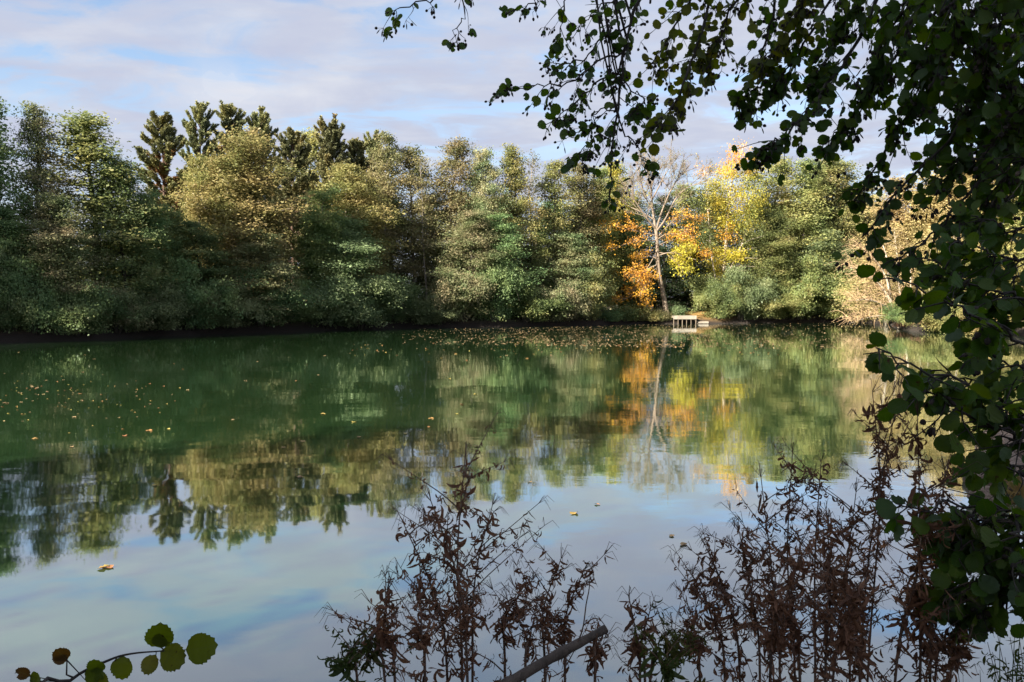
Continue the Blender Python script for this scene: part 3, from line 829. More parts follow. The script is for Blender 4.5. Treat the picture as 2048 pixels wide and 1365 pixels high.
# red brush along the foot of the point
redm = barkmat('red_brush_twigs', (.16, .08, .05), (.32, .17, .11))
for i, (px, lab) in enumerate([(1812, 'reddish tangle of twigs at the foot of the willow'), (1852, 'reddish tangle of twigs in the middle of the point'), (1892, 'reddish tangle of twigs at the right end of the point')]):
    Yb = float(np.interp(px, [1795, 1885], [on_water(1795, 659).y, on_water(1885, 664).y])) + .3
    b = at(px, 655, Yb)
    o = thing('brushwood', lab, 'brush', (b.x, b.y, gz(b.x, b.y) - .02), 0, 'red brush along the point')
    mb = MB()
    for q in range(150):
        x = rd.uniform(-.9, .9); y = rd.uniform(-.3, .5)
        d = Vector((rd.gauss(0, .5), rd.gauss(-.35, .3), rd.uniform(.15, .75)))
        mb.tube([Vector((x, y, -.05)), Vector((x, y, 0)) + d * .55, Vector((x, y, -.1)) + d * 1.05 + Vector((rd.gauss(0, .1), -.12, -.12))], [.022, .017, .008], 3, False)
    obj('twigs', mb.mesh('brush_twigs', redm), o)

# ------------------------------------------------------------------ jetty, landing stage, logs, stone
woodm = barkmat('weathered_planks', (.20, .17, .135), (.33, .29, .235), 3)
postm = barkmat('jetty_posts', (.09, .07, .05), (.20, .155, .11), 8)
Yj = shore_D(1370) - .7
a = at(1346.5, 632, Yj); b = at(1393, 639.5, Yj)
jx, jw = (a.x + b.x) / 2, b.x - a.x
zt, zb = a.z, b.z
j = thing('jetty', 'small grey plank jetty on many thin posts beside the leaning tree', 'jetty', (jx, Yj, 0))
mb = MB()
nb = 14
for k in range(nb):
    mb.box((0, .12 + .2 * k, zt - .02), (jw + .06, .185, .04))
obj('deck', mb.mesh('jetty_deck', woodm, False), j)
mb = MB(); mb.box((0, .0, (zt + zb) / 2 - .0), (jw, .05, zt - zb - .045)); obj('front_board', mb.mesh('jetty_board', woodm, False), j)
mb = MB()
for s in (-1, 1): mb.box((s * (jw / 2 - .03), 1.45, zt - .13), (.06, 2.7, .16))
obj('side_beams', mb.mesh('jetty_beams', woodm, False), j)
for k in range(11):
    x = -jw / 2 + .06 + (jw - .12) * k / 10 + rd.uniform(-.03, .03)
    mb = MB(); y = .07 if k % 2 == 0 else rd.uniform(.5, 1.4)
    mb.tube([Vector((x, y, -1.2)), Vector((x + rd.uniform(-.02, .02), y, zt - .05))], rd.uniform(.028, .042), 8)
    obj('post', mb.mesh('jetty_post', postm), j)
a = at(1394, 643.2, Yj + .3); b = at(1416, 647, Yj + .3)
st = thing('landing_stage', 'low pale landing stage at the right end of the jetty', 'landing stage', ((a.x + b.x) / 2 + .05, Yj + .3, 0))
w = b.x - a.x
mb = MB()
for k in range(6): mb.box((0, .1 + .2 * k, a.z - .02), (w, .185, .04))
obj('deck', mb.mesh('stage_deck', woodm, False), st)
mb = MB(); mb.box((0, -.01, (a.z + b.z) / 2 - .02), (w, .04, a.z - b.z - .01)); obj('front_board', mb.mesh('stage_board', woodm, False), st)
for s in (-1, 1):
    mb = MB(); mb.tube([Vector((s * (w / 2 - .06), .08, -1.2)), Vector((s * (w / 2 - .06), .08, a.z - .05))], .05, 8); obj('post', mb.mesh('stage_post', postm), st)

m, nt, out = new_mat('sawn_log_end')
tc = N(nt, 'ShaderNodeTexCoord'); wv_ = N(nt, 'ShaderNodeTexWave', wave_type='RINGS', rings_direction='Y', in_Scale=9.0, in_Distortion=1.5)
nt.links.new(tc.outputs['Object'], wv_.inputs['Vector'])
p = N(nt, 'ShaderNodeBsdfPrincipled', in_Roughness=.8); nt.links.new(ramp(nt, [(.50, .36, .22), (.66, .52, .36)], wv_.outputs['Color']), p.inputs['Base Color'])
nt.links.new(p.outputs[0], out.inputs['Surface'])
Yl = shore_D(1302) + 2.6
for (px, py, r, lab) in ((1301.5, 622.5, .18, 'lower of the two pale-ended logs stacked on the weedy bank left of the leaning tree'), (1303, 615, .2, 'upper of the two pale-ended logs stacked on the weedy bank left of the leaning tree')):
    c = at(px, py, Yl)
    o = thing('sawn_log', lab, 'log', c, 0, 'stacked logs on the far bank')
    mb = MB(); mb.tube([Vector((0, 0, 0)), Vector((.03, 1.0, .0)), Vector((.05, 2.0, 0))], [r, r * 1.02, r], 14, False); obj('bark', mb.mesh('log_bark', WM['grey']), o)
    mb = MB(); mb.tube([Vector((0, -.006, 0)), Vector((0, .02, 0))], r * .98, 14); obj('cut_end', mb.mesh('log_end', m, False), o)
# support log under them
c = at(1302, 628, Yl)
o = thing('sawn_log', 'mossy dark log lying in the weeds beneath the two pale-ended logs', 'log', (c.x, c.y + .1, c.z - .02), 0, 'stacked logs on the far bank')
mb = MB(); mb.tube([Vector((-.5, .3, 0)), Vector((0, .3, .03)), Vector((.55, .3, 0))], [.17, .18, .16], 12); obj('bark', mb.mesh('log_bark', WM['bark']), o)

def rock_mesh(seed, sx, sy, sz, mat):
    import bmesh
    bm = bmesh.new(); bmesh.ops.create_icosphere(bm, subdivisions=4, radius=1)
    r = random.Random(seed); ph = [Vector((r.gauss(0, 1), r.gauss(0, 1), r.gauss(0, 1))) for _ in range(7)]
    pl = [(Vector((r.gauss(0, 1), r.gauss(0, 1), r.gauss(0, .8))).normalized(), r.uniform(.62, .88)) for _ in range(8)]
    for v in bm.verts:
        q = v.co.copy()
        for nrm, dd in pl:
            e = q.dot(nrm) - dd
            if e > 0: q -= nrm * e * .85
        f = 1 + sum(math.sin(q.dot(w) * (2.2 + k)) * .035 / (1 + k * .4) for k, w in enumerate(ph))
        v.co = Vector((q.x * sx * f, q.y * sy * f, q.z * sz * f))
    me = bpy.data.meshes.new('rock'); bm.to_mesh(me); bm.free()
    me.polygons.foreach_set('use_smooth', np.ones(len(me.polygons), dtype=bool))
    me.materials.append(mat); return me
def stonemat(name, c1, c2, c3):
    m, nt, out = new_mat(name)
    tc = N(nt, 'ShaderNodeTexCoord')
    a = N(nt, 'ShaderNodeTexNoise', in_Scale=6.0, in_Detail=6.0, in_Roughness=.7); b = N(nt, 'ShaderNodeTexVoronoi', in_Scale=22.0)
    for q in (a, b): nt.links.new(tc.outputs['Object'], q.inputs['Vector'])
    p = N(nt, 'ShaderNodeBsdfPrincipled', in_Roughness=.9)
    nt.links.new(ramp(nt, [(.3,) + c1, (.5,) + c2, (.7,) + c3], a.outputs['Fac']), p.inputs['Base Color'])
    s = math_(nt, 'ADD', a.outputs['Fac'], b.outputs['Distance'])
    bp = N(nt, 'ShaderNodeBump', in_Strength=.7, in_Distance=.03); nt.links.new(s, bp.inputs['Height']); nt.links.new(bp.outputs[0], p.inputs['Normal'])
    nt.links.new(p.outputs[0], out.inputs['Surface']); return m
c = on_water(132, 681.5)
tag(obj('pale_stone', rock_mesh(3, .17, .14, .14, stonemat('bluish_stone', (.12, .14, .18), (.2, .23, .28), (.3, .33, .38))), None, (c.x, c.y, .05)), 'small bluish stone poking out of the water under the dark left bank', 'stone')
rm = stonemat('pink_tan_rock', (.10, .068, .05), (.19, .135, .10), (.28, .22, .17))
for i, (px, py, Y, s, lab) in enumerate([(2030, 868, 13.2, .36, 'topmost pinkish boulder on the near right bank'), (1998, 905, 11.6, .26, 'pale rock just below and left of the topmost boulder'),
        (2036, 925, 11.2, .36, 'rounded brown boulder at the right edge behind the leaves'), (1992, 950, 10.4, .27, 'cracked brown rock in the middle of the rock heap'),
        (1968, 985, 9.6, .20, 'small pale rock at the waterline, leftmost of the rock heap'), (2003, 1000, 9.3, .26, 'dark round rock above the yellow grass'),
        (2042, 985, 9.6, .25, 'tan rock beside the yellow grass at the right edge'), (1972, 1035, 8.6, .17, 'lowest rock of the heap at the waterline')]):
    c = at(px, py, Y)
    o = obj('bank_rock', rock_mesh(40 + i, s * 1.2, s, s * .85, rm), None, (c.x, c.y, max(c.z, .05)))
    tag(o, lab, 'rock', 'rock heap on the near right bank')
# the heap's core so that the upper rocks rest on something
c = at(2135, 980, 11.0)
tag(obj('bank_rock', rock_mesh(60, .95, 1.5, .5, rm), None, (c.x, c.y, .0)), 'big low boulder under the rock heap, mostly hidden by leaves', 'rock', 'rock heap on the near right bank')

# ------------------------------------------------------------------ fallen leaves on the water
def float_leaf_mesh(seed):
    r = random.Random(seed); n = 9
    v = [(0, 0, .004)]
    for k in range(n):
        a = 2 * math.pi * k / n; q = r.uniform(.72, 1.08) * (1.25 if k == 0 else 1)
        v.append((math.cos(a) * q * .5, math.sin(a) * q * .38, .004 + r.uniform(0, .16) * (.4 + abs(math.sin(a)))))
    f = [(0, 1 + k, 1 + (k + 1) % n) for k in range(n)]
    return np.array(v), np.array(f)
FM = [leafmat('floating_leaf_tan', [(.26, .18, .09), (.48, .35, .19)], .1), leafmat('floating_leaf_yellow', [(.30, .23, .06), (.42, .32, .11)], .1), leafmat('floating_leaf_brown', [(.26, .13, .05), (.38, .22, .10)], .1)]
protos = []
for i in range(6):
    v, f = float_leaf_mesh(i)
    protos.append(np_mesh('floating_leaf', v, f, FM[i % 3]))
pos = []
r2 = random.Random(31)
while len(pos) < 110: # drift at the left
    x, y = r2.uniform(-5, 350) if r2.random() < .6 else abs(r2.gauss(60, 90)), r2.gauss(795, 27)
    if y > 735: pos.append((x, y, .05))
for _ in range(40): pos.append((r2.uniform(0, 1000), r2.uniform(690, 900), .09))
for (x, y) in [(212, 1134), (206, 1137), (220, 1136), (1367, 1090), (1148, 1028), (1195, 1010), (310, 972), (600, 955), (1343, 1073), (1060, 965)]: pos.append((x, y, .085))
while len(pos) < 300: # front row of the big drift
    x = r2.uniform(690, 1560); y = r2.gauss(698, 9) + max(0, (x - 1250)) * .02
    if 686 < y < 740: pos.append((x, y, .10))
for i, (x, y, s) in enumerate(pos):
    c = on_water(x, y)
    o = obj('floating_leaf', protos[r2.randrange(6)], None, (c.x, c.y, .004))
    o.rotation_euler = (0, 0, r2.uniform(0, 6.28)); s *= r2.uniform(.7, 1.3); o.scale = (s, s, s)
    tag(o, 'small tan or yellow fallen leaf floating on the green water', 'leaf', 'fallen leaves floating on the pond')
vs, fs, nb = [], [], 0
cnt = 0
while cnt < 3400:
    x = r2.uniform(800, 1790)
    lo = float(np.interp(x, [p[0] for p in SHORE], [p[1] for p in SHORE])) + 1.5
    hi = 694 + (x - 1250) * .012
    y = lo + (hi - lo) * r2.random() ** 1.1
    dens = min(1, max(.12, (x - 800) / 260)) * (1 if x < 1420 else .55)
    dens *= .35 + .65 * (math.sin(x * .045 + y * .5) * math.sin(y * .62 - x * .013) > -.15)
    if r2.random() > dens: continue
    c = on_water(x, y)
    v, f = float_leaf_mesh(r2.randrange(40)); s = .10 * r2.uniform(.4, 1.3); a = r2.uniform(0, 6.28)
    ca, sa = math.cos(a), math.sin(a)
    w = np.stack([c.x + s * (v[:, 0] * ca - v[:, 1] * sa), c.y + s * (v[:, 0] * sa + v[:, 1] * ca), s * v[:, 2] + .004], -1)
    vs.append(w); fs.append(f + nb); nb += len(w); cnt += 1
tag(obj('leaf_drift', np_mesh('leaf_drift', np.concatenate(vs), np.concatenate(fs), FM[0])), 'thick drift of fallen leaves on the water before the far bank', 'leaves', kind='stuff')

# ------------------------------------------------------------------ near alder leaves
def near_leaf_mat(name, c1, c2, c3, under):
    m, nt, out = new_mat(name)
    geo = N(nt, 'ShaderNodeNewGeometry'); uv = N(nt, 'ShaderNodeUVMap')
    sx = N(nt, 'ShaderNodeSeparateXYZ'); nt.links.new(uv.outputs[0], sx.inputs[0])
    ax = math_(nt, 'ABSOLUTE', math_(nt, 'SUBTRACT', sx.outputs[0], .5))
    # side veins run up and out from the midrib
    ph = math_(nt, 'SUBTRACT', math_(nt, 'MULTIPLY', sx.outputs[1], 7.5), math_(nt, 'MULTIPLY', ax, 7.0))
    fr = math_(nt, 'ABSOLUTE', math_(nt, 'SUBTRACT', math_(nt, 'FRACT', ph), .5))
    vein = math_(nt, 'LESS_THAN', fr, .07)
    mid = math_(nt, 'LESS_THAN', ax, .018)
    vv = math_(nt, 'MAXIMUM', vein, mid)
    no = N(nt, 'ShaderNodeTexNoise', in_Scale=4.0, in_Detail=3.0); nt.links.new(geo.outputs['Position'], no.inputs['Vector'])
    sp = N(nt, 'ShaderNodeTexNoise', in_Scale=60.0, in_Detail=2.0); nt.links.new(geo.outputs['Position'], sp.inputs['Vector'])
    f = math_(nt, 'ADD', math_(nt, 'MULTIPLY', geo.outputs['Random Per Island'], .7), math_(nt, 'MULTIPLY', no.outputs['Fac'], .3))
    col = ramp(nt, [c1, c2, c3], f)
    mxs = N(nt, 'ShaderNodeMix', data_type='RGBA')
    nt.links.new(ramp(nt, [(.66, 0, 0, 0), (.74, 1, 1, 1)], sp.outputs['Fac']), mxs.inputs[0])
    nt.links.new(col, mxs.inputs[6]); mxs.inputs[7].default_value = (.045, .025, .012, 1)
    mxv = N(nt, 'ShaderNodeMix', data_type='RGBA')
    nt.links.new(math_(nt, 'MULTIPLY', vv, .35), mxv.inputs[0]); nt.links.new(mxs.outputs[2], mxv.inputs[6]); mxv.inputs[7].default_value = (.10, .12, .045, 1)
    mxu = N(nt, 'ShaderNodeMix', data_type='RGBA')
    nt.links.new(geo.outputs['Backfacing'], mxu.inputs[0]); nt.links.new(mxv.outputs[2], mxu.inputs[6]); mxu.inputs[7].default_value = under + (1,)
    d = N(nt, 'ShaderNodeBsdfPrincipled', in_Roughness=.42)
    d.inputs['Specular IOR Level'].default_value = .28
    nt.links.new(mxu.outputs[2], d.inputs['Base Color'])
    bp = N(nt, 'ShaderNodeBump', in_Strength=.5, in_Distance=.002, invert=True); nt.links.new(vv, bp.inputs['Height']); nt.links.new(bp.outputs[0], d.inputs['Normal'])
    t = N(nt, 'ShaderNodeBsdfTranslucent')
    hs = N(nt, 'ShaderNodeHueSaturation', in_Saturation=1.3, in_Value=1.5, in_Hue=.485); nt.links.new(mxv.outputs[2], hs.inputs['Color']); nt.links.new(hs.outputs[0], t.inputs['Color'])
    mx = N(nt, 'ShaderNodeMixShader', in_0=.5); nt.links.new(d.outputs[0], mx.inputs[1]); nt.links.new(t.outputs[0], mx.inputs[2])
    nt.links.new(mx.outputs[0], out.inputs['Surface'])
    return m
NL = near_leaf_mat('alder_leaf', (.026, .072, .010), (.048, .105, .014), (.098, .140, .018), (.065, .11, .05))
NLY = near_leaf_mat('alder_leaf_yellowing', (.06, .10, .012), (.105, .14, .016), (.17, .15, .025), (.10, .12, .04))
CONE = barkmat('alder_cones', (.008, .006, .006), (.035, .024, .02), 60)

def leaf_template(seed, serr=.022):
    """round alder leaf: base at the origin, y to the tip, toothed rim, folded along the midrib. verts, quads, uv"""
    r = random.Random(seed); n = 17
    V = []; U = []
    fold = r.uniform(.08, .38); curl = r.uniform(-.35, .25); wid = r.uniform(.42, .50); side = r.uniform(-.12, .12)
    bite = r.random() < .35; bk = r.randrange(6, 14); bs = r.choice((0, 2))
    for k in range(n + 1):
        t = k / n
        w = wid * (math.sin(math.pi * min(1, t ** .85)) ** .62) * (1 - .10 * (1 - t)) if 0 < t < 1 else 0.0
        y = t
        if t > .9: y = t - (t - .9) * .5       # blunt notched tip
        for sd in (-1, 0, 1):
            ww = w * (1 + (serr * 1.6 if k % 2 else -serr) + r.uniform(-serr, serr))
            if bite and sd + 1 == bs and abs(k - bk) <= 1: ww *= .45
            x = sd * ww + side * t * t * .5
            z = abs(sd) * ww * fold + curl * t * t * .5 + (r.uniform(-.02, .02) if sd else 0)
            V.append((x, y + (abs(sd) * .05 * (1 if k % 2 else -.4)), z)); U.append((.5 + sd * ww, t))
    Q = []
    for k in range(n):
        a = k * 3
        Q += [(a, a + 1, a + 4, a + 3), (a + 1, a + 2, a + 5, a + 4)]
    return np.array(V), np.array(Q), np.array(U)
LT = [leaf_template(s) for s in range(10)]

def build_leaves(name, tf, mat, parent, templates=LT):
    """tf: list of (position, y axis, normal, size)"""
    if not tf: return None
    Vs, Fs, Us, b = [], [], [], 0
    for i, (p, yv, nv, s) in enumerate(tf):
        T = templates[(i * 7 + int(abs(p.x) * 1000)) % len(templates)]
        y = Vector(yv).normalized(); x = y.cross(Vector(nv))
        if x.length < 1e-4: x = y.cross(Vector((1, .2, .1)))
        x.normalize(); z = x.cross(y)
        M = np.array([tuple(x), tuple(y), tuple(z)]) * s
        Vs.append(T[0] @ M + np.array(tuple(p))); Fs.append(T[1] + b); Us.append(T[2]); b += len(T[0])
    me = np_mesh(name, np.concatenate(Vs), np.concatenate(Fs), mat, np.concatenate(Us), smooth=True)
    return obj(name, me, parent)

def ellipsoid(mbv, c, ax, l, r, rd_):
    ax = Vector(ax).normalized(); c = Vector(c)
    mbv.tube([c, c + ax * l * .2, c + ax * l * .5, c + ax * l * .82, c + ax * l], [r * .35, r * .9, r, r * .7, r * .15], 6, True)

CONES = []; MANY = MB()
def spray(root, path, name, seed, r0, ntw, tl, ls, lpt, cones=.5, mat=NL, up=-.35, facing=.6, tipleaf=True, bare=.0):
    """a branch with drooping twigs, alternate leaves, cones and catkins; becomes branch > leaves, cones"""
    rd_ = random.Random(seed)
    p = smooth_path(path, 20)
    for k in range(1, 20): p[k] = p[k] + Vector((rd_.gauss(0, .008), rd_.gauss(0, .008), rd_.gauss(0, .008)))
    wood = MB(); tf = []; own = []
    wood.tube(p, [r0 * (1 - k / 23) + .0012 for k in range(21)], 6)
    def leaf_at(pos, tdir):
        d = (tdir * .5 + Vector((rd_.gauss(0, .6), rd_.gauss(0, .6), rd_.gauss(-.35, .5)))).normalized()
        pt = pos + d * ls * rd_.uniform(.25, .45)
        wood.tube([pos, pt], [.0011, .0009], 3, False)
        nv = Vector((rd_.gauss(0, .55), -facing * rd_.choice((1, 1, -1)) + rd_.gauss(0, .4), rd_.gauss(.25, .45)))
        tf.append((pt, d, nv, ls * rd_.choice((.55, .75, .9, 1, 1.1, 1.2))))
    def cluster(pos, tdir):
        n = rd_.choice((2, 3, 3, 4, 5))
        for q in range(n):
            d = (tdir * .4 + Vector((rd_.gauss(0, .5), rd_.gauss(0, .5), rd_.gauss(-.35, .45)))).normalized()
            e = pos + d * rd_.uniform(.015, .04)
            wood.tube([pos, e], [.0012, .001], 3, False)
            a = (d, rd_.uniform(.014, .021), rd_.uniform(.0055, .0085)) if rd_.random() < .72 else (d + Vector((0, 0, -.8)), rd_.uniform(.02, .035), .003)
            if root is alder and len(CONES) < 100:
                cb = MB(); ellipsoid(cb, e, *a, rd_); own.append(cb); CONES.append(1)
            else: ellipsoid(MANY, e, *a, rd_)
    for k in range(ntw):
        s = .06 + .94 * ((k + rd_.random()) / ntw)
        p0 = path_at(p, s); t = (path_at(p, min(.999, s + .05)) - path_at(p, max(0, s - .05))).normalized()
        d = (t * rd_.uniform(.3, .9) + Vector((rd_.gauss(0, .45), rd_.gauss(0, .45), rd_.gauss(up, .35)))).normalized()
        l = tl * rd_.uniform(.35, 1.2) * (1.1 - .45 * s)
        tp = smooth_path([p0, p0 + d * l * .5 + Vector((0, 0, -.02 * l)), p0 + d * l + Vector((rd_.gauss(0, .03), rd_.gauss(0, .03), -.22 * l))], 6)
        wood.tube(tp, [.0028, .0025, .0022, .0019, .0016, .0013, .001], 4, False)
        bare_tw = rd_.random() < bare
        n = max(1, int(lpt * rd_.uniform(.6, 1.4)))
        for q in range(n):
            ss = (q + rd_.random()) / n
            pos = path_at(tp, min(.999, ss)); td = (path_at(tp, min(.999, ss + .1)) - pos)
            td = td.normalized() if td.length > 1e-6 else d
            if not bare_tw: leaf_at(pos, td)
            if rd_.random() < cones * .45: cluster(pos, td)
        if rd_.random() < cones: cluster(tp[-1], d)
    if tipleaf:
        for q in range(4): leaf_at(path_at(p, rd_.uniform(.85, 1)), (p[-1] - p[-3]).normalized())
    bo = obj(name, wood.mesh(name, WM['near']), root)
    rel(bo, root)
    build_leaves('leaves', tf, mat, bo)
    for cb in own: obj('cone', cb.mesh('cone', CONE), bo)
    return len(tf)

# ---- the big alder whose boughs hang into the top right of the picture
TX, TY = 4.6, 3.4
alder = thing('overhanging_alder', 'large near alder whose dark boughs hang across the top right of the photo', 'tree', (TX, TY, gz(TX, TY) - .1))
mb = MB()
trunk = smooth_path([(TX, TY, -.2), (TX - .05, TY, 1.6), (TX - .2, TY + .05, 3.4), (TX - .25, TY + .1, 5.2), (TX - .1, TY + .1, 7.5), (TX, TY, 9.6)], 14)
mb.tube(trunk, [.26, .2] + [.18 - .0125 * k for k in range(13)], 10)
limbs = []
for pts, r in [([(TX - .15, TY, 3.1), (3.4, 3.7, 4.0), (2.2, 4.1, 4.35), (1.1, 4.3, 4.35), (-.1, 4.3, 4.25), (-.45, 4.3, 4.12)], .055),
               ([(TX - .2, TY, 3.6), (3.6, 3.3, 4.3), (2.5, 3.2, 4.45), (1.4, 3.3, 4.1), (.9, 3.4, 3.95)], .05),
               ([(TX - .1, TY, 2.6), (3.7, 3.2, 3.3), (2.9, 3.0, 3.65), (2.2, 3.0, 3.6)], .045),
               ([(TX - .2, TY, 4.4), (3.3, 2.6, 5.2), (1.8, 1.9, 5.5), (.4, 1.2, 5.5)], .05),
               ([(TX - .2, TY, 4.9), (3.2, 3.8, 5.9), (1.8, 4.2, 6.2), (.6, 4.4, 6.0)], .05),
               ([(TX - .2, TY, 5.6), (5.4, 2.6, 6.4), (6.2, 1.8, 6.8)], .04)]:
    l = smooth_path(pts, 14); limbs.append(l)
    mb.tube(l, [r * (1 - k / 16) + .006 for k in range(15)], 7, False)
rel(obj('trunk', mb.mesh('near_alder_trunk', WM['near']), alder), alder)
def hang(px_pts, D, dD):
    m = len(px_pts)
    P = [at(x, y, D + dD * k / (m - 1)) for k, (x, y) in enumerate(px_pts)]
    best = min((q for l in limbs for q in l), key=lambda q: (q - P[0]).length)
    if (best - P[0]).length > .05: P = [best] + P
    return P
BR = [ # pixel path, depth, depth change, radius, twigs, twig length, leaf size, leaves per twig, cone chance
    ([(905, -45), (860, 0), (800, 15), (785, 45)], 4.3, .1, .005, 6, .13, .062, 2, .9),
    ([(915, -50), (925, 25), (912, 60), (900, 85)], 4.3, .1, .004, 5, .10, .06, .6, 1.0),
    ([(1130, -50), (1085, -10), (1050, 12), (1018, 22)], 4.4, .0, .005, 6, .15, .062, 1.8, .8),
    ([(1150, -50), (1125, 20), (1120, 60), (1108, 95)], 4.5, .0, .005, 7, .16, .062, 1.8, .8),
    ([(1310, -60), (1262, 40), (1240, 150), (1230, 260), (1224, 340), (1218, 405)], 4.3, -.1, .010, 18, .17, .062, 1.5, .8),
    ([(1262, 35), (1215, 65), (1175, 110), (1130, 128), (1108, 122)], 4.3, .1, .006, 14, .17, .064, 2.2, .7),
    ([(1255, 70), (1195, 125), (1135, 165), (1075, 172), (1022, 176)], 4.3, -.2, .006, 14, .16, .064, 2.0, .8),
    ([(1248, 100), (1190, 170), (1140, 215), (1092, 250)], 4.3, .15, .006, 13, .17, .064, 2.2, .8),
    ([(1240, 140), (1275, 185), (1290, 205), (1265, 225)], 4.3, -.1, .004, 8, .13, .062, 2.0, .6),
    ([(1232, 220), (1265, 280), (1285, 310), (1300, 325)], 4.3, .05, .004, 9, .13, .064, 1.6, .9),
    ([(1232, 235), (1195, 270), (1170, 295), (1135, 318)], 4.3, -.1, .004, 10, .13, .064, 1.9, .8),
    ([(1236, 180), (1200, 220), (1185, 250), (1165, 262)], 4.3, .1, .004, 8, .14, .064, 2.0, .7),
    ([(1290, -50), (1225, 0), (1180, 30), (1150, 60)], 4.5, .1, .006, 12, .2, .062, 2.0, .7),
    ([(1430, -55), (1405, 60), (1375, 150), (1345, 215), (1312, 262)], 4.0, -.3, .009, 18, .17, .068, 3.0, .4),
    ([(1400, -55), (1360, 30), (1330, 90), (1300, 130)], 4.0, .2, .007, 14, .22, .066, 3.0, .5),
    ([(1560, -55), (1535, 70), (1505, 150), (1475, 195)], 3.9, .1, .008, 16, .2, .066, 3.0, .5),
    ([(1500, -55), (1455, 40), (1425, 100), (1400, 120)], 3.9, .1, .007, 15, .22, .066, 3.2, .4),
    ([(1780, -60), (1700, 110), (1620, 220), (1560, 275), (1515, 300)], 3.6, -.2, .010, 24, .19, .064, 3.2, .35),
    ([(1680, -60), (1620, 70), (1575, 140), (1540, 180)], 3.7, .1, .008, 18, .2, .064, 3.2, .4),
    ([(1860, -40), (1790, 110), (1710, 230), (1650, 290)], 3.5, .1, .009, 22, .2, .062, 3.2, .35),
    ([(1950, 20), (1850, 190), (1760, 320), (1705, 395)], 3.4, .1, .009, 22, .19, .062, 3.0, .4),
    ([(2040, 60), (1920, 250), (1800, 380), (1730, 470)], 3.2, .0, .009, 22, .17, .06, 2.8, .4),
    ([(2090, 180), (1980, 330), (1880, 450), (1800, 520)], 3.1, -.1, .009, 20, .16, .058, 2.6, .5),
    ([(2090, 300), (1990, 420), (1910, 500), (1860, 545)], 3.1, -.1, .008, 18, .16, .058, 2.6, .4),
    ([(1620, -60), (1600, 20), (1560, 90), (1520, 120)], 3.6, .2, .007, 18, .22, .066, 3.6, .3),
    ([(1740, -60), (1700, 20), (1660, 110), (1640, 160)], 3.4, .3, .007, 20, .22, .066, 3.6, .3),
    ([(1830, -60), (1790, 40), (1760, 120), (1740, 170)], 3.2, .3, .007, 22, .22, .066, 3.8, .3),
    ([(1920, -60), (1880, 60), (1850, 150), (1830, 210)], 3.1, .3, .007, 24, .22, .066, 4, .3),
    ([(2010, -40), (1970, 80), (1940, 180), (1915, 260)], 3.0, .3, .007, 24, .22, .066, 4, .3),
    ([(2090, -40), (2040, 90), (2005, 200), (1985, 300)], 2.9, .3, .007, 24, .22, .066, 4, .3),
    ([(2120, 60), (2065, 180), (2030, 280), (2005, 370)], 2.9, .2, .007, 22, .2, .064, 4, .3),
    ([(1950, -60), (1900, 20), (1870, 90), (1850, 120)], 2.6, .3, .007, 20, .2, .066, 4, .3),
    ([(2060, -60), (2010, 30), (1980, 110), (1960, 170)], 2.5, .3, .007, 20, .2, .066, 4, .3),
    ([(2110, 120), (2040, 230), (1960, 300), (1890, 330)], 2.7, .3, .007, 22, .2, .064, 3.6, .3),
    ([(2110, 240), (2040, 330), (1990, 390), (1950, 440)], 2.7, .3, .007, 18, .18, .06, 3.2, .3),
]
for i, (pp, D, dD, r, ntw, tl, ls, lpt, cn) in enumerate(BR):
    if i < 13: ls *= .86; lpt *= 1.35
    else: ntw = int(ntw * 1.4); lpt *= 1.65; ls *= .76
    spray(alder, hang(pp, D, dD), 'bough', 500 + i, r, ntw, tl, ls, lpt, cn, NLY if i in (13, 14, 16, 24) else NL)
# its own higher crown above the picture
rr_ = random.Random(8)
for i, l in enumerate(limbs[3:]):
    for k in range(5):
        a = path_at(l, .3 + .7 * k / 4)
        b_ = a + Vector((rr_.uniform(-1, .6), rr_.uniform(-1, 1), rr_.uniform(-.1, .6)))
        spray(alder, [a, a.lerp(b_, .5) + Vector((0, 0, .1)), b_], 'bough', 800 + i * 10 + k, .012, 22, .4, .085, 4, .2)

tag(rel(obj('cones', MANY.mesh('cones', CONE), alder), alder), kind='stuff'); MANY = MB()
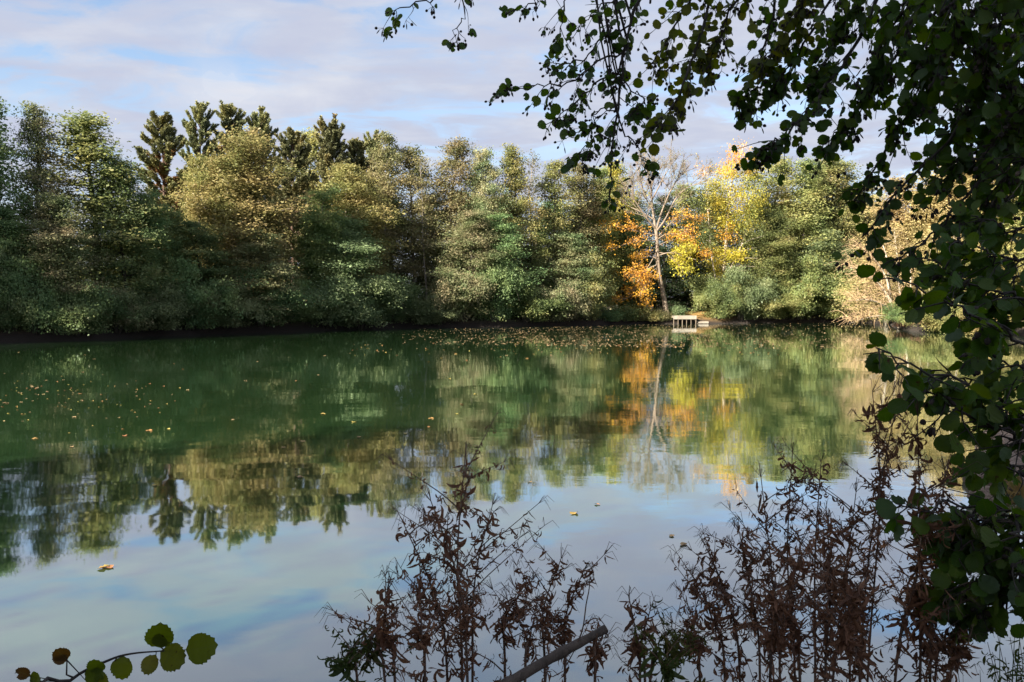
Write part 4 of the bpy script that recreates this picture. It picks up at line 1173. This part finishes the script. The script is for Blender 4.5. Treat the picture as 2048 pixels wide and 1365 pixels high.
# ---- younger alder at the right edge with large leaves
SX, SY = 2.15, 2.25
sap = thing('young_alder', 'young alder with large round leaves reaching in from the right edge of the photo', 'tree', (SX, SY, gz(SX, SY) - .05))
mb = MB()
st1 = smooth_path([(SX, SY, -.1), (SX - .03, SY, 1.0), (SX - .10, SY + .03, 1.9), (SX - .08, SY, 2.7), (SX - .02, SY, 3.3)], 12)
mb.tube(st1, [.035 - .0023 * k for k in range(13)], 8)
rel(obj('trunk', mb.mesh('young_alder_trunk', WM['near']), sap), sap)
def frm(px_pts, D, dD):
    m = len(px_pts)
    P = [at(x, y, D + dD * k / (m - 1)) for k, (x, y) in enumerate(px_pts)]
    z = P[0].z - .12
    best = min(st1, key=lambda q: abs(q.z - z))
    return [best] + P
for i, (pp, D, dD, r, ntw, tl, ls, lpt, cn) in enumerate([
    ([(2090, 705), (1990, 655), (1900, 607), (1806, 562)], 2.1, -.1, .005, 13, .10, .068, 1.6, .05),
    ([(2090, 820), (1990, 790), (1880, 748), (1752, 696)], 2.05, -.1, .005, 15, .10, .068, 1.6, .05),
    ([(2090, 905), (2010, 865), (1920, 815), (1832, 775)], 2.0, -.05, .005, 13, .10, .066, 1.5, .05),
    ([(2090, 1025), (1990, 1015), (1900, 1012), (1795, 1008)], 2.0, .0, .005, 15, .11, .066, 1.7, .05),
    ([(2090, 1110), (2000, 1095), (1930, 1085), (1890, 1075)], 1.9, .1, .004, 16, .12, .064, 2.2, .05),
    ([(2090, 1160), (2010, 1150), (1940, 1165), (1895, 1190)], 1.9, .1, .004, 15, .12, .064, 2.2, .05),
    ([(2090, 1205), (2030, 1195), (1985, 1205), (1950, 1225)], 1.9, .1, .004, 12, .11, .06, 2.2, .05),
    ([(2090, 600), (2010, 585), (1950, 570), (1900, 560)], 2.2, .1, .005, 12, .11, .066, 1.8, .1),
    ([(2090, 520), (2020, 520), (1960, 500), (1910, 480)], 2.3, .1, .005, 12, .12, .064, 2.0, .1),
    ([(2090, 760), (2040, 740), (1990, 720), (1950, 700)], 2.2, .1, .004, 10, .10, .066, 1.8, .05),
    ([(2090, 960), (2040, 940), (1990, 930), (1940, 920)], 2.1, .1, .004, 10, .10, .064, 1.7, .05),
    ([(2090, 860), (2060, 840), (2030, 815), (2000, 800)], 1.9, .1, .004, 9, .10, .066, 1.8, .05),
    ([(2090, 650), (2030, 625), (1970, 600), (1930, 575)], 2.3, .1, .004, 12, .11, .062, 1.8, .05),
    ([(2090, 560), (2010, 555), (1930, 545), (1870, 520)], 2.4, .1, .004, 13, .11, .06, 1.8, .05),
    ([(2090, 790), (2020, 765), (1940, 755), (1880, 740)], 2.3, .1, .004, 11, .10, .062, 1.6, .05),
    ([(2090, 1060), (2030, 1050), (1980, 1045), (1930, 1040)], 1.9, .1, .004, 13, .11, .062, 2.0, .05),
    ([(2090, 470), (2020, 460), (1960, 440), (1900, 425)], 2.6, .1, .004, 13, .12, .06, 2.0, .05)]):
    spray(sap, frm(pp, D, dD), 'branch', 900 + i, r, int(ntw * 1.6), tl * 1.1, ls * .78, lpt * 1.6, cn, facing=.62)

if MANY.v: tag(rel(obj('cones', MANY.mesh('cones', CONE), sap), sap), kind='stuff')
# ---- alder shoot at the bottom left, leaves set one by one
c0 = at(60, 1460, 1.75)
sh = thing('alder_shoot', 'low alder shoot with round green leaves at the bottom left corner', 'shoot', (c0.x, c0.y, gz(c0.x, c0.y) - .03))
mb = MB(); D = 1.9
stem = smooth_path([(c0.x, c0.y, gz(c0.x, c0.y) - .1), c0, at(140, 1362, D), at(215, 1322, D), at(262, 1308, D), at(330, 1302, D)], 20)
mb.tube(stem, [.006 - .00022 * k for k in range(21)], 6)
mb.tube([path_at(stem, .42), at(133, 1350, D), at(134, 1318, D)], [.0028, .0022, .0015], 5)
mb.tube([path_at(stem, .25), at(85, 1365, D), at(58, 1352, D)], [.0028, .002, .0015], 5)
tf = []
for (bx, by, tx, ty, wd, mat) in [(246, 1312, 240, 1362, 1, 0), (322, 1303, 372, 1328, 1.05, 0), (372, 1300, 432, 1296, 1, 0), (322, 1296, 318, 1243, 1, 0), (322, 1294, 322, 1264, .8, 0), (312, 1310, 288, 1348, .75, 0),
        (196, 1346, 190, 1316, .9, 0), (192, 1352, 215, 1372, .8, 0), (134, 1322, 106, 1312, .9, 1), (134, 1320, 112, 1296, .6, 1), (60, 1352, 30, 1342, .8, 1), (60, 1362, 85, 1358, .9, 0), (170, 1360, 205, 1350, .7, 0)]:
    p0, p1 = at(bx, by, D), at(tx, ty, D - .015)
    d = p1 - p0
    mb.tube([min(stem, key=lambda q: (q - p0).length), p0], [.0012, .001], 4)
    tf.append((p0, d, Vector((.15, -1, .25)), d.length * 1.0, mat, wd))
rel(obj('stem', mb.mesh('shoot_stem', WM['near']), sh), sh)
for k, (nm, mt) in enumerate((('leaves', NLY), ('withered_leaves', near_leaf_mat('withered_alder_leaf', (.05, .035, .012), (.09, .05, .018), (.12, .08, .02), (.07, .05, .03))))):
    lo = build_leaves(nm, [t[:4] for t in tf if t[4] == k], mt, sh); rel(lo, sh)

# ------------------------------------------------------------------ dead weeds with curled brown leaves
def deadmat(name, cols):
    m, nt, out = new_mat(name)
    geo = N(nt, 'ShaderNodeNewGeometry')
    no = N(nt, 'ShaderNodeTexNoise', in_Scale=40.0, in_Detail=3.0); nt.links.new(geo.outputs['Position'], no.inputs['Vector'])
    f = math_(nt, 'ADD', math_(nt, 'MULTIPLY', geo.outputs['Random Per Island'], .7), math_(nt, 'MULTIPLY', no.outputs['Fac'], .3))
    p = N(nt, 'ShaderNodeBsdfPrincipled', in_Roughness=.75)
    col = ramp(nt, cols, f); nt.links.new(col, p.inputs['Base Color'])
    t = N(nt, 'ShaderNodeBsdfTranslucent'); nt.links.new(col, t.inputs['Color'])
    mx = N(nt, 'ShaderNodeMixShader', in_0=.35); nt.links.new(p.outputs[0], mx.inputs[1]); nt.links.new(t.outputs[0], mx.inputs[2])
    nt.links.new(mx.outputs[0], out.inputs['Surface']); return m
DEAD = deadmat('dead_brown_leaf', [(.085, .038, .021), (.17, .078, .042), (.28, .145, .08)])
DSTEM = barkmat('dead_stem', (.055, .036, .028), (.17, .10, .07), 50)
def curl_template(seed):
    r = random.Random(seed); n = 7
    V, Q = [], []
    ang = 0; pos = Vector((0, 0, 0)); tw = 0
    bend = r.uniform(-.8, .95); twist = r.uniform(-.6, .6); w0 = r.uniform(.055, .135)
    for k in range(n + 1):
        t = k / n
        w = w0 * math.sin(math.pi * (t * .92 + .06)) ** .7 * r.uniform(.7, 1.15)
        d = Vector((0, math.cos(ang), math.sin(ang)))
        sx = Vector((math.cos(tw), -math.sin(tw) * math.sin(ang), math.sin(tw) * math.cos(ang)))
        nn = sx.cross(d)
        V += [tuple(pos - sx * w + nn * w * .5), tuple(pos), tuple(pos + sx * w + nn * w * .5)]
        pos = pos + d / n; ang += bend * r.uniform(.3, 1.5); tw += twist * r.uniform(0, 1.4)
    for k in range(n):
        a = k * 3; Q += [(a, a + 1, a + 4, a + 3), (a + 1, a + 2, a + 5, a + 4)]
    V = np.array(V)
    return V, np.array(Q), np.zeros((len(V), 2))
CT = [curl_template(s) for s in range(16)]

def dead_weed(label, base_px, top, D, seed, nbr=9, brl=.22, leaves=70, ls=.05, awn=True, name='dead_weed', mat=DEAD, via=None, thin=1.0):
    rd_ = random.Random(seed)
    b = at(base_px, 1400, D); b = Vector((b.x, b.y, gz(b.x, b.y) - .03))
    tp = at(top[0], top[1], D + rd_.uniform(-.12, .12))
    lowp = at(base_px, 1365, D)
    pts = [b, lowp] + ([at(via[0], via[1], D)] if via else [lowp.lerp(tp, .5) + Vector((rd_.gauss(0, .035), rd_.gauss(0, .03), 0))]) + [tp]
    p = smooth_path(pts, 18)
    root = thing(name, label, 'dead plant', b, 0, 'dead brown weeds on the near bank')
    mb = MB(); mb.tube(p, [(.0052 - .00022 * k) * thin for k in range(19)], 6)
    tf = []
    def curls(pos, n, size, sp):
        for _ in range(n):
            d = Vector((rd_.gauss(0, .6), rd_.gauss(0, .6), rd_.gauss(-.55, .55)))
            q = pos + Vector((rd_.gauss(0, sp), rd_.gauss(0, sp), rd_.gauss(0, sp)))
            tf.append((q, d, Vector((rd_.gauss(0, 1), rd_.gauss(0, 1), rd_.gauss(0, 1))), size * rd_.uniform(.5, 1.5)))
    def awns(pos, d, n, l):
        for _ in range(n):
            e = (d + Vector((rd_.gauss(0, .5), rd_.gauss(0, .4), rd_.gauss(-.1, .4)))).normalized() * l * rd_.uniform(.5, 1.3)
            mb.tube([pos, pos + e * .55 + Vector((0, 0, .01)), pos + e + Vector((0, 0, -.35 * l))], [.0009, .0008, .0004], 3, False)
    for k in range(leaves):
        curls(path_at(p, .10 + .88 * rd_.random()), 1, ls, .006)
    for k in range(nbr):
        s = .30 + .66 * (k + rd_.random()) / nbr
        p0 = path_at(p, s)
        a = rd_.uniform(0, 6.28)
        l = brl * rd_.uniform(.5, 1.15) * (1.15 - .6 * s)
        q = smooth_path([p0, p0 + Vector((math.cos(a) * .6, math.sin(a) * .6, .55)) * l * .55, p0 + Vector((math.cos(a), math.sin(a), .75 + rd_.uniform(-.2, .3))) * l], 6)
        mb.tube(q, [.0022, .002, .0018, .0016, .0013, .001, .0008], 4, False)
        for j_ in range(10):
            curls(path_at(q, .2 + .8 * rd_.random()), 2, ls * .62, .006)
        if awn: awns(q[-1], (q[-1] - q[-3]).normalized(), rd_.choice((2, 4, 6)), .05)
    if awn: awns(p[-1], (p[-1] - p[-3]).normalized(), 7, .06)
    rel(obj('stem', mb.mesh('weed_stem', DSTEM), root), root)
    lo = build_leaves('withered_leaves', tf, mat, root, CT); rel(lo, root)

W = [ # label, base px, top px, depth, via, branches, branch length, leaves
    ('tallest dead weed of the middle clump with a nodding tip over the reflected trees', 925, (930, 915), 2.2, (915, 1120), 13, .27, 90),
    ('dead weed with its branches spread to the left of the tallest middle weed', 895, (806, 1045), 2.25, (868, 1190), 10, .17, 70),
    ('dead weed stem in front of the tallest middle weed, ending in a fork', 935, (862, 1003), 2.1, (915, 1160), 9, .16, 70),
    ('dead weed with long thin awns to the right of the tallest middle weed', 945, (985, 1010), 2.3, (950, 1160), 11, .18, 70),
    ('short dead weed at the left of the middle clump', 790, (775, 1180), 2.1, None, 7, .15, 90),
    ('low bushy dead weed at the left foot of the middle clump', 850, (840, 1150), 2.0, None, 7, .14, 110),
    ('slender dead weed arching right above the pole', 1010, (1065, 1160), 2.2, (1010, 1240), 8, .14, 70),
    ('dead weed with an upright brown head above the pole', 1090, (1122, 1118), 2.3, (1085, 1230), 8, .15, 80),
    ('dead weed with hanging leaves just behind the pole', 1130, (1168, 1140), 2.35, (1130, 1240), 8, .13, 80),
    ('bare thin dead weed between the two large weeds above the pole', 1050, (1015, 1200), 2.1, None, 4, .1, 36),
    ('short dead weed right of the end of the pole', 1280, (1300, 1222), 2.2, None, 6, .1, 50),
    ('thin black seed spike leaning left beyond the end of the pole', 1290, (1257, 1192), 2.2, (1275, 1280), 0, .05, 26),
    ('tiny dead weed under the end of the pole', 1190, (1205, 1290), 2.0, None, 4, .08, 40),
    ('low dead weed at the left end of the right thicket', 1400, (1392, 1215), 2.2, None, 7, .13, 100),
    ('dead weed with a long left-hanging plume at the left of the right thicket', 1450, (1385, 1150), 2.3, (1425, 1240), 9, .16, 90),
    ('dead weed curving over at the upper left of the right thicket', 1480, (1412, 1095), 2.4, (1455, 1200), 10, .18, 90),
    ('dead weed with the curled top at the left shoulder of the right thicket', 1520, (1478, 1062), 2.3, (1505, 1200), 10, .17, 90),
    ('tall dead weed with a tuft touching the yellow reflection', 1560, (1522, 955), 2.4, (1545, 1160), 11, .2, 90),
    ('tall dead weed with a fluffy top beside the yellow reflection', 1590, (1585, 905), 2.5, (1575, 1120), 11, .2, 90),
    ('tall dead weed with a thin pointed tip right of the fluffy one', 1630, (1642, 925), 2.5, (1630, 1120), 11, .2, 90),
    ('thick dead weed full of curled leaves in the middle of the right thicket', 1650, (1655, 1040), 2.1, (1660, 1200), 11, .18, 150),
    ('dead weed standing before the thick one in the right thicket', 1600, (1602, 1090), 2.0, None, 9, .15, 130),
    ('dead weed with arched side shoots right of the thick one', 1700, (1712, 985), 2.3, (1690, 1180), 11, .2, 110),
    ('tall dead weed with a dense round seed head among the green leaves', 1720, (1802, 768), 2.3, (1745, 1060), 15, .26, 120),
    ('tall dead weed with a crooked bare tip left of the round seed head', 1735, (1745, 785), 2.45, (1760, 1000), 13, .22, 100),
    ('straight dark weed stem rising through the right thicket', 1790, (1835, 830), 2.0, (1836, 1130), 11, .17, 130),
    ('dead weed with clustered leaves at its foot beside the straight dark stem', 1840, (1850, 1010), 2.0, (1842, 1200), 9, .14, 160),
    ('dead weed tangled into the lower alder leaves', 1860, (1890, 940), 2.1, (1870, 1150), 10, .15, 110),
    ('low dense dead weed at the bottom of the right thicket', 1540, (1550, 1180), 1.95, None, 7, .13, 130),
    ('low dense dead weed right of the bottom middle of the thicket', 1720, (1730, 1170), 1.95, None, 7, .13, 140),
    ('dead weed in the lower gap of the right thicket', 1665, (1690, 1150), 2.2, None, 8, .14, 120),
    ('small dead weed leaning right at the right end of the thicket', 1870, (1962, 1180), 2.1, (1900, 1290), 6, .1, 50),
    ('small dead weed below the alder leaves near the grass blades', 1900, (1915, 1240), 2.0, None, 5, .09, 50),
]
for i, (lab, bpx, tp, D, via, nbr, brl, nl) in enumerate(W):
    dead_weed(lab, bpx, tp, D, 1200 + i, nbr, brl, int(nl * 1.45), .041, True, via=via)
GREENW = leafmat('small_weed_leaf', [(.03, .05, .012), (.06, .075, .016), (.09, .085, .02)], .35, 8)
for i, (lab, bpx, tp, D) in enumerate([('small green weed at the left end of the middle clump', 715, (700, 1325), 2.1), ('green-leaved weed at the lower left of the middle clump', 770, (745, 1270), 2.1),
                                       ('yellow-green weed between the pole and the right thicket', 1330, (1335, 1285), 2.0), ('half-green weed at the left foot of the right thicket', 1300, (1310, 1310), 2.0)]):
    dead_weed(lab, bpx, tp, D, 1300 + i, 7, .12, 70, .045, False, 'green_weed', GREENW)
    bpy.data.objects[[o.name for o in COL.objects if o.name.startswith('green_weed')][-1]]['category'] = 'weed'

# ------------------------------------------------------------------ broken pole
a, b_ = at(960, 1400, 1.95), at(1212, 1258, 2.05)
po = thing('broken_pole', 'thick grey dead branch sloping up to the right among the dead weeds', 'branch', a)
polem = barkmat('weathered_pole', (.022, .017, .014), (.12, .092, .075), 30)
q = smooth_path([a + (a - b_) * .9, a, a.lerp(b_, .5) + Vector((0, 0, .004)), b_], 20)
mb = MB(); mb.tube([Vector(x) for x in q], [.0155 - .00022 * k + (.0025 if k in (9, 15) else rd.uniform(-.0008, .0008)) for k in range(21)], 12); rel(obj('pole', mb.mesh('pole', polem), po), po)
mb = MB(); mb.tube([b_ - (b_ - a).normalized() * .002, b_ + (b_ - a).normalized() * .0012], .0105, 12); rel(obj('broken_end', mb.mesh('pole_end', barkmat('pole_end', (.14, .10, .07), (.26, .18, .12), 60), False), po), po)
mb = MB(); D = 2.02
mb.tube(smooth_path([at(1148, 1300, D), at(1165, 1260, D), at(1172, 1210, D), at(1178, 1180, D), at(1180, 1150, D)], 10), [.0022 - .0001 * k for k in range(11)], 5)
mb.tube(smooth_path([at(1166, 1252, D), at(1185, 1238, D), at(1200, 1240, D), at(1210, 1252, D)], 8), [.0018 - .0001 * k for k in range(9)], 5)
rel(obj('twig', mb.mesh('pole_twig', DSTEM), po), po)

# ------------------------------------------------------------------ grass blades and leafy weed at the bottom right
def blade_tuft(label, c, specs, mat, name='grass_tuft', group=None, w=.006):
    o = thing(name, label, 'grass', c, 0, group)
    V, Q = [], []
    for tip, arch in specs:
        s = Vector((rd.gauss(0, .02), rd.gauss(0, .02), -.05)); e = Vector(tip)
        mid = s.lerp(e, .55) + Vector((0, 0, arch))
        p = smooth_path([s, mid, e], 8)
        sd = (e - s).cross(Vector((rd.gauss(0, .3), -1, .2))).normalized()
        b = len(V)
        for k, x in enumerate(p):
            ww = w * (1 - (k / 8) ** 2) + .0004
            V += [tuple(x - sd * ww), tuple(x + Vector((0, 0, -ww * .4))), tuple(x + sd * ww)]
        for k in range(8):
            a = b + k * 3; Q += [(a, a + 1, a + 4, a + 3), (a + 1, a + 2, a + 5, a + 4)]
    obj('blades', np_mesh('grass_blades', np.array(V), np.array(Q), mat, smooth=True), o)
    return o
GRN = leafmat('green_blade', [(.03, .06, .015), (.05, .09, .02)], .3, 6); YEL = leafmat('yellow_blade', [(.20, .17, .05), (.34, .25, .08), (.12, .14, .03)], .3, 6)
TAN = leafmat('tan_blade', [(.14, .09, .05), (.24, .16, .09)], .2, 6)
def tuft_px(label, base, D, tips, mat, w, group='grass tufts on the near right bank'):
    c = at(base[0], base[1], D); g = gz(c.x, c.y); c = Vector((c.x, c.y, max(g, .0)))
    blade_tuft(label, c, [(at(x, y, D + rd.uniform(-.15, .15)) - c, ar) for x, y, ar in tips], mat, 'grass_tuft', group, w)
tuft_px('broad green grass blades at the bottom right corner', (2010, 1440), 1.9, [(1860, 1352, .06), (1915, 1335, .05), (2046, 1200, .02), (2000, 1240, .02), (2030, 1260, .03), (1990, 1310, .05), (2048, 1300, .03), (1960, 1340, .05)], GRN, .0065)
tuft_px('dry tan blades leaning left beside the bottom right corner', (1960, 1420), 2.0, [(1880, 1285, .01), (1905, 1300, .01), (1925, 1330, .02), (1890, 1320, .01)], TAN, .003)
tuft_px('yellow grass hanging over the near right rocks', (2050, 1010), 8.6, [(2048 - rd.uniform(0, 70), 985 + rd.uniform(-30, 45), rd.uniform(.05, .25)) for _ in range(34)], YEL, .012)
tuft_px('straw-coloured grass at the foot of the near right rocks', (1975, 1040), 8.0, [(1950 + rd.uniform(0, 60), 1020 + rd.uniform(-15, 30), rd.uniform(.03, .12)) for _ in range(24)], TAN, .01)
# mugwort-like leafy weed
c = at(2060, 1400, 2.3); c = Vector((c.x, c.y, gz(c.x, c.y)))
o = thing('leafy_weed', 'dark green ragged-leaved weed low at the right edge above the grass blades', 'weed', c)
mb = MB(); tf = []
for (x, y) in [(1975, 1285), (1995, 1270), (2020, 1275), (2040, 1285), (1985, 1305), (2010, 1315), (2035, 1305), (2055, 1290)]:
    e = at(x, y, 2.3 + rd.uniform(-.1, .1)); p = smooth_path([c, c.lerp(e, .6) + Vector((.03, 0, .06)), e], 8)
    mb.tube(p, [.003 - .00025 * k for k in range(9)], 4, False)
    for k in range(16):
        q = path_at(p, .6 + .4 * rd.random()) + Vector((rd.gauss(0, .012), rd.gauss(0, .012), rd.gauss(0, .012)))
        tf.append((q, Vector((rd.gauss(-.3, .7), rd.gauss(0, .5), rd.gauss(0, .5))), Vector((rd.gauss(0, .5), -.4, 1)), rd.uniform(.025, .045)))
rel(obj('stem', mb.mesh('leafy_weed_stem', DSTEM), o), o)
rel(build_leaves('leaves', tf, GREENW, o, CT), o)

# ------------------------------------------------------------------ sky, sun, camera
SUN_EL = R2(30); sx_, sy_ = -.75, -.66
world = bpy.data.worlds.new('World'); SC.world = world
world.use_nodes = True
nt = world.node_tree; nt.nodes.clear()
out = nt.nodes.new('ShaderNodeOutputWorld')
sky = N(nt, 'ShaderNodeTexSky', sky_type='NISHITA')
sky.sun_disc = False; sky.sun_elevation = SUN_EL; sky.sun_rotation = math.atan2(sx_, sy_)
sky.air_density = 1.0; sky.dust_density = 1.0; sky.ozone_density = 1.5
bg1 = N(nt, 'ShaderNodeBackground', in_Strength=.062); nt.links.new(sky.outputs[0], bg1.inputs[0])
tc = N(nt, 'ShaderNodeTexCoord')
sep = N(nt, 'ShaderNodeSeparateXYZ'); nt.links.new(tc.outputs['Generated'], sep.inputs[0])
X, Y, Z = sep.outputs
zz = math_(nt, 'ADD', math_(nt, 'MAXIMUM', Z, 0.0), .10)
cx = math_(nt, 'DIVIDE', X, zz); cy = math_(nt, 'DIVIDE', Y, zz)
cmb = N(nt, 'ShaderNodeCombineXYZ'); nt.links.new(cx, cmb.inputs[0]); nt.links.new(cy, cmb.inputs[1])
mp = N(nt, 'ShaderNodeMapping'); mp.inputs['Scale'].default_value = (1.15, 1.6, 1); mp.inputs['Location'].default_value = (3.2, 1.4, 0); mp.inputs['Rotation'].default_value = (0, 0, .10)
nt.links.new(cmb.outputs[0], mp.inputs['Vector'])
c1 = N(nt, 'ShaderNodeTexNoise', in_Scale=1.9, in_Detail=7.0, in_Roughness=.56, in_Distortion=.5); nt.links.new(mp.outputs[0], c1.inputs['Vector'])
cov = ramp(nt, [(.35, .04, .04, .04), (.41, .45, .45, .45), (.475, .86, .86, .86), (.56, 1, 1, 1)], c1.outputs['Fac'])
c2 = N(nt, 'ShaderNodeTexNoise', in_Scale=2.6, in_Detail=5.0, in_Roughness=.55); nt.links.new(mp.outputs[0], c2.inputs['Vector'])
ccol = ramp(nt, [(.3, .138, .150, .196), (.5, .150, .162, .202), (.7, .178, .187, .216)], c2.outputs['Fac'])
# small cumulus low in the north-west
ys = math_(nt, 'MAXIMUM', Y, .05)
u = math_(nt, 'DIVIDE', X, ys); v = math_(nt, 'DIVIDE', Z, ys)
cn_ = N(nt, 'ShaderNodeTexNoise', in_Scale=11.0, in_Detail=6.0, in_Roughness=.6); nt.links.new(tc.outputs['Generated'], cn_.inputs['Vector'])
wob = math_(nt, 'MULTIPLY', math_(nt, 'SUBTRACT', cn_.outputs['Fac'], .5), 2.2)
def blob(u0, v0, ru, rv):
    a = math_(nt, 'POWER', math_(nt, 'ABSOLUTE', math_(nt, 'DIVIDE', math_(nt, 'SUBTRACT', u, u0), ru)), 2.0)
    b = math_(nt, 'POWER', math_(nt, 'ABSOLUTE', math_(nt, 'DIVIDE', math_(nt, 'SUBTRACT', v, v0), rv)), 2.0)
    d = math_(nt, 'ADD', math_(nt, 'SQRT', math_(nt, 'ADD', a, b)), wob)
    return ramp(nt, [(.05, 1, 1, 1), (1.1, 0, 0, 0)], d, 'B_SPLINE')
k = math_(nt, 'MAXIMUM', math_(nt, 'MULTIPLY', blob(-.372, .268, .10, .060), .62), math_(nt, 'MULTIPLY', blob(-.335, .258, .19, .036), .6))
cm = N(nt, 'ShaderNodeMix', data_type='RGBA'); nt.links.new(k, cm.inputs[0]); nt.links.new(ccol, cm.inputs[6]); cm.inputs[7].default_value = (.226, .230, .244, 1)
bg2 = N(nt, 'ShaderNodeBackground', in_Strength=1.0); nt.links.new(cm.outputs[2], bg2.inputs[0])
# towards the horizon the cloud sheet closes
hz = ramp(nt, [(.0, 1, 1, 1), (.16, .55, .55, .55), (.30, 0, 0, 0)], Z)
cover = math_(nt, 'MAXIMUM', math_(nt, 'MAXIMUM', cov, math_(nt, 'MULTIPLY', hz, .95)), k)
ms = N(nt, 'ShaderNodeMixShader'); nt.links.new(cover, ms.inputs[0]); nt.links.new(bg1.outputs[0], ms.inputs[1]); nt.links.new(bg2.outputs[0], ms.inputs[2])
nt.links.new(ms.outputs[0], out.inputs['Surface'])

sun = bpy.data.lights.new('sun', 'SUN'); sun.energy = 5.0; sun.angle = R2(.53); sun.color = (1, .91, .77)
so = bpy.data.objects.new('sun', sun); COL.objects.link(so)
h = math.hypot(sx_, sy_)
sd = Vector((sx_ / h * math.cos(SUN_EL), sy_ / h * math.cos(SUN_EL), math.sin(SUN_EL)))
so.rotation_euler = sd.to_track_quat('Z', 'Y').to_euler()
so.location = sd * 60

cam = bpy.data.cameras.new('camera'); cam.lens = F / 2048 * 36; cam.sensor_width = 36; cam.clip_start = .05; cam.clip_end = 5000
co = bpy.data.objects.new('camera', cam); COL.objects.link(co)
co.location = (0, 0, CAMZ); co.rotation_euler = (math.pi / 2 - PITCH, 0, 0)
SC.camera = co
SC.view_settings.view_transform = 'Standard'; SC.view_settings.look = 'None'
SC.view_settings.exposure = 1.92; SC.view_settings.gamma = 1; SC.view_settings.use_curve_mapping = False
cy_ = SC.cycles
cy_.max_bounces = 6; cy_.diffuse_bounces = 4; cy_.glossy_bounces = 2; cy_.transmission_bounces = 2; cy_.transparent_max_bounces = 4
cy_.caustics_reflective = False; cy_.caustics_refractive = False; cy_.sample_clamp_indirect = 4
try:
    cy_.use_denoising = True; cy_.denoiser = 'OPENIMAGEDENOISE'; cy_.denoising_input_passes = 'RGB_ALBEDO_NORMAL'
except Exception: pass
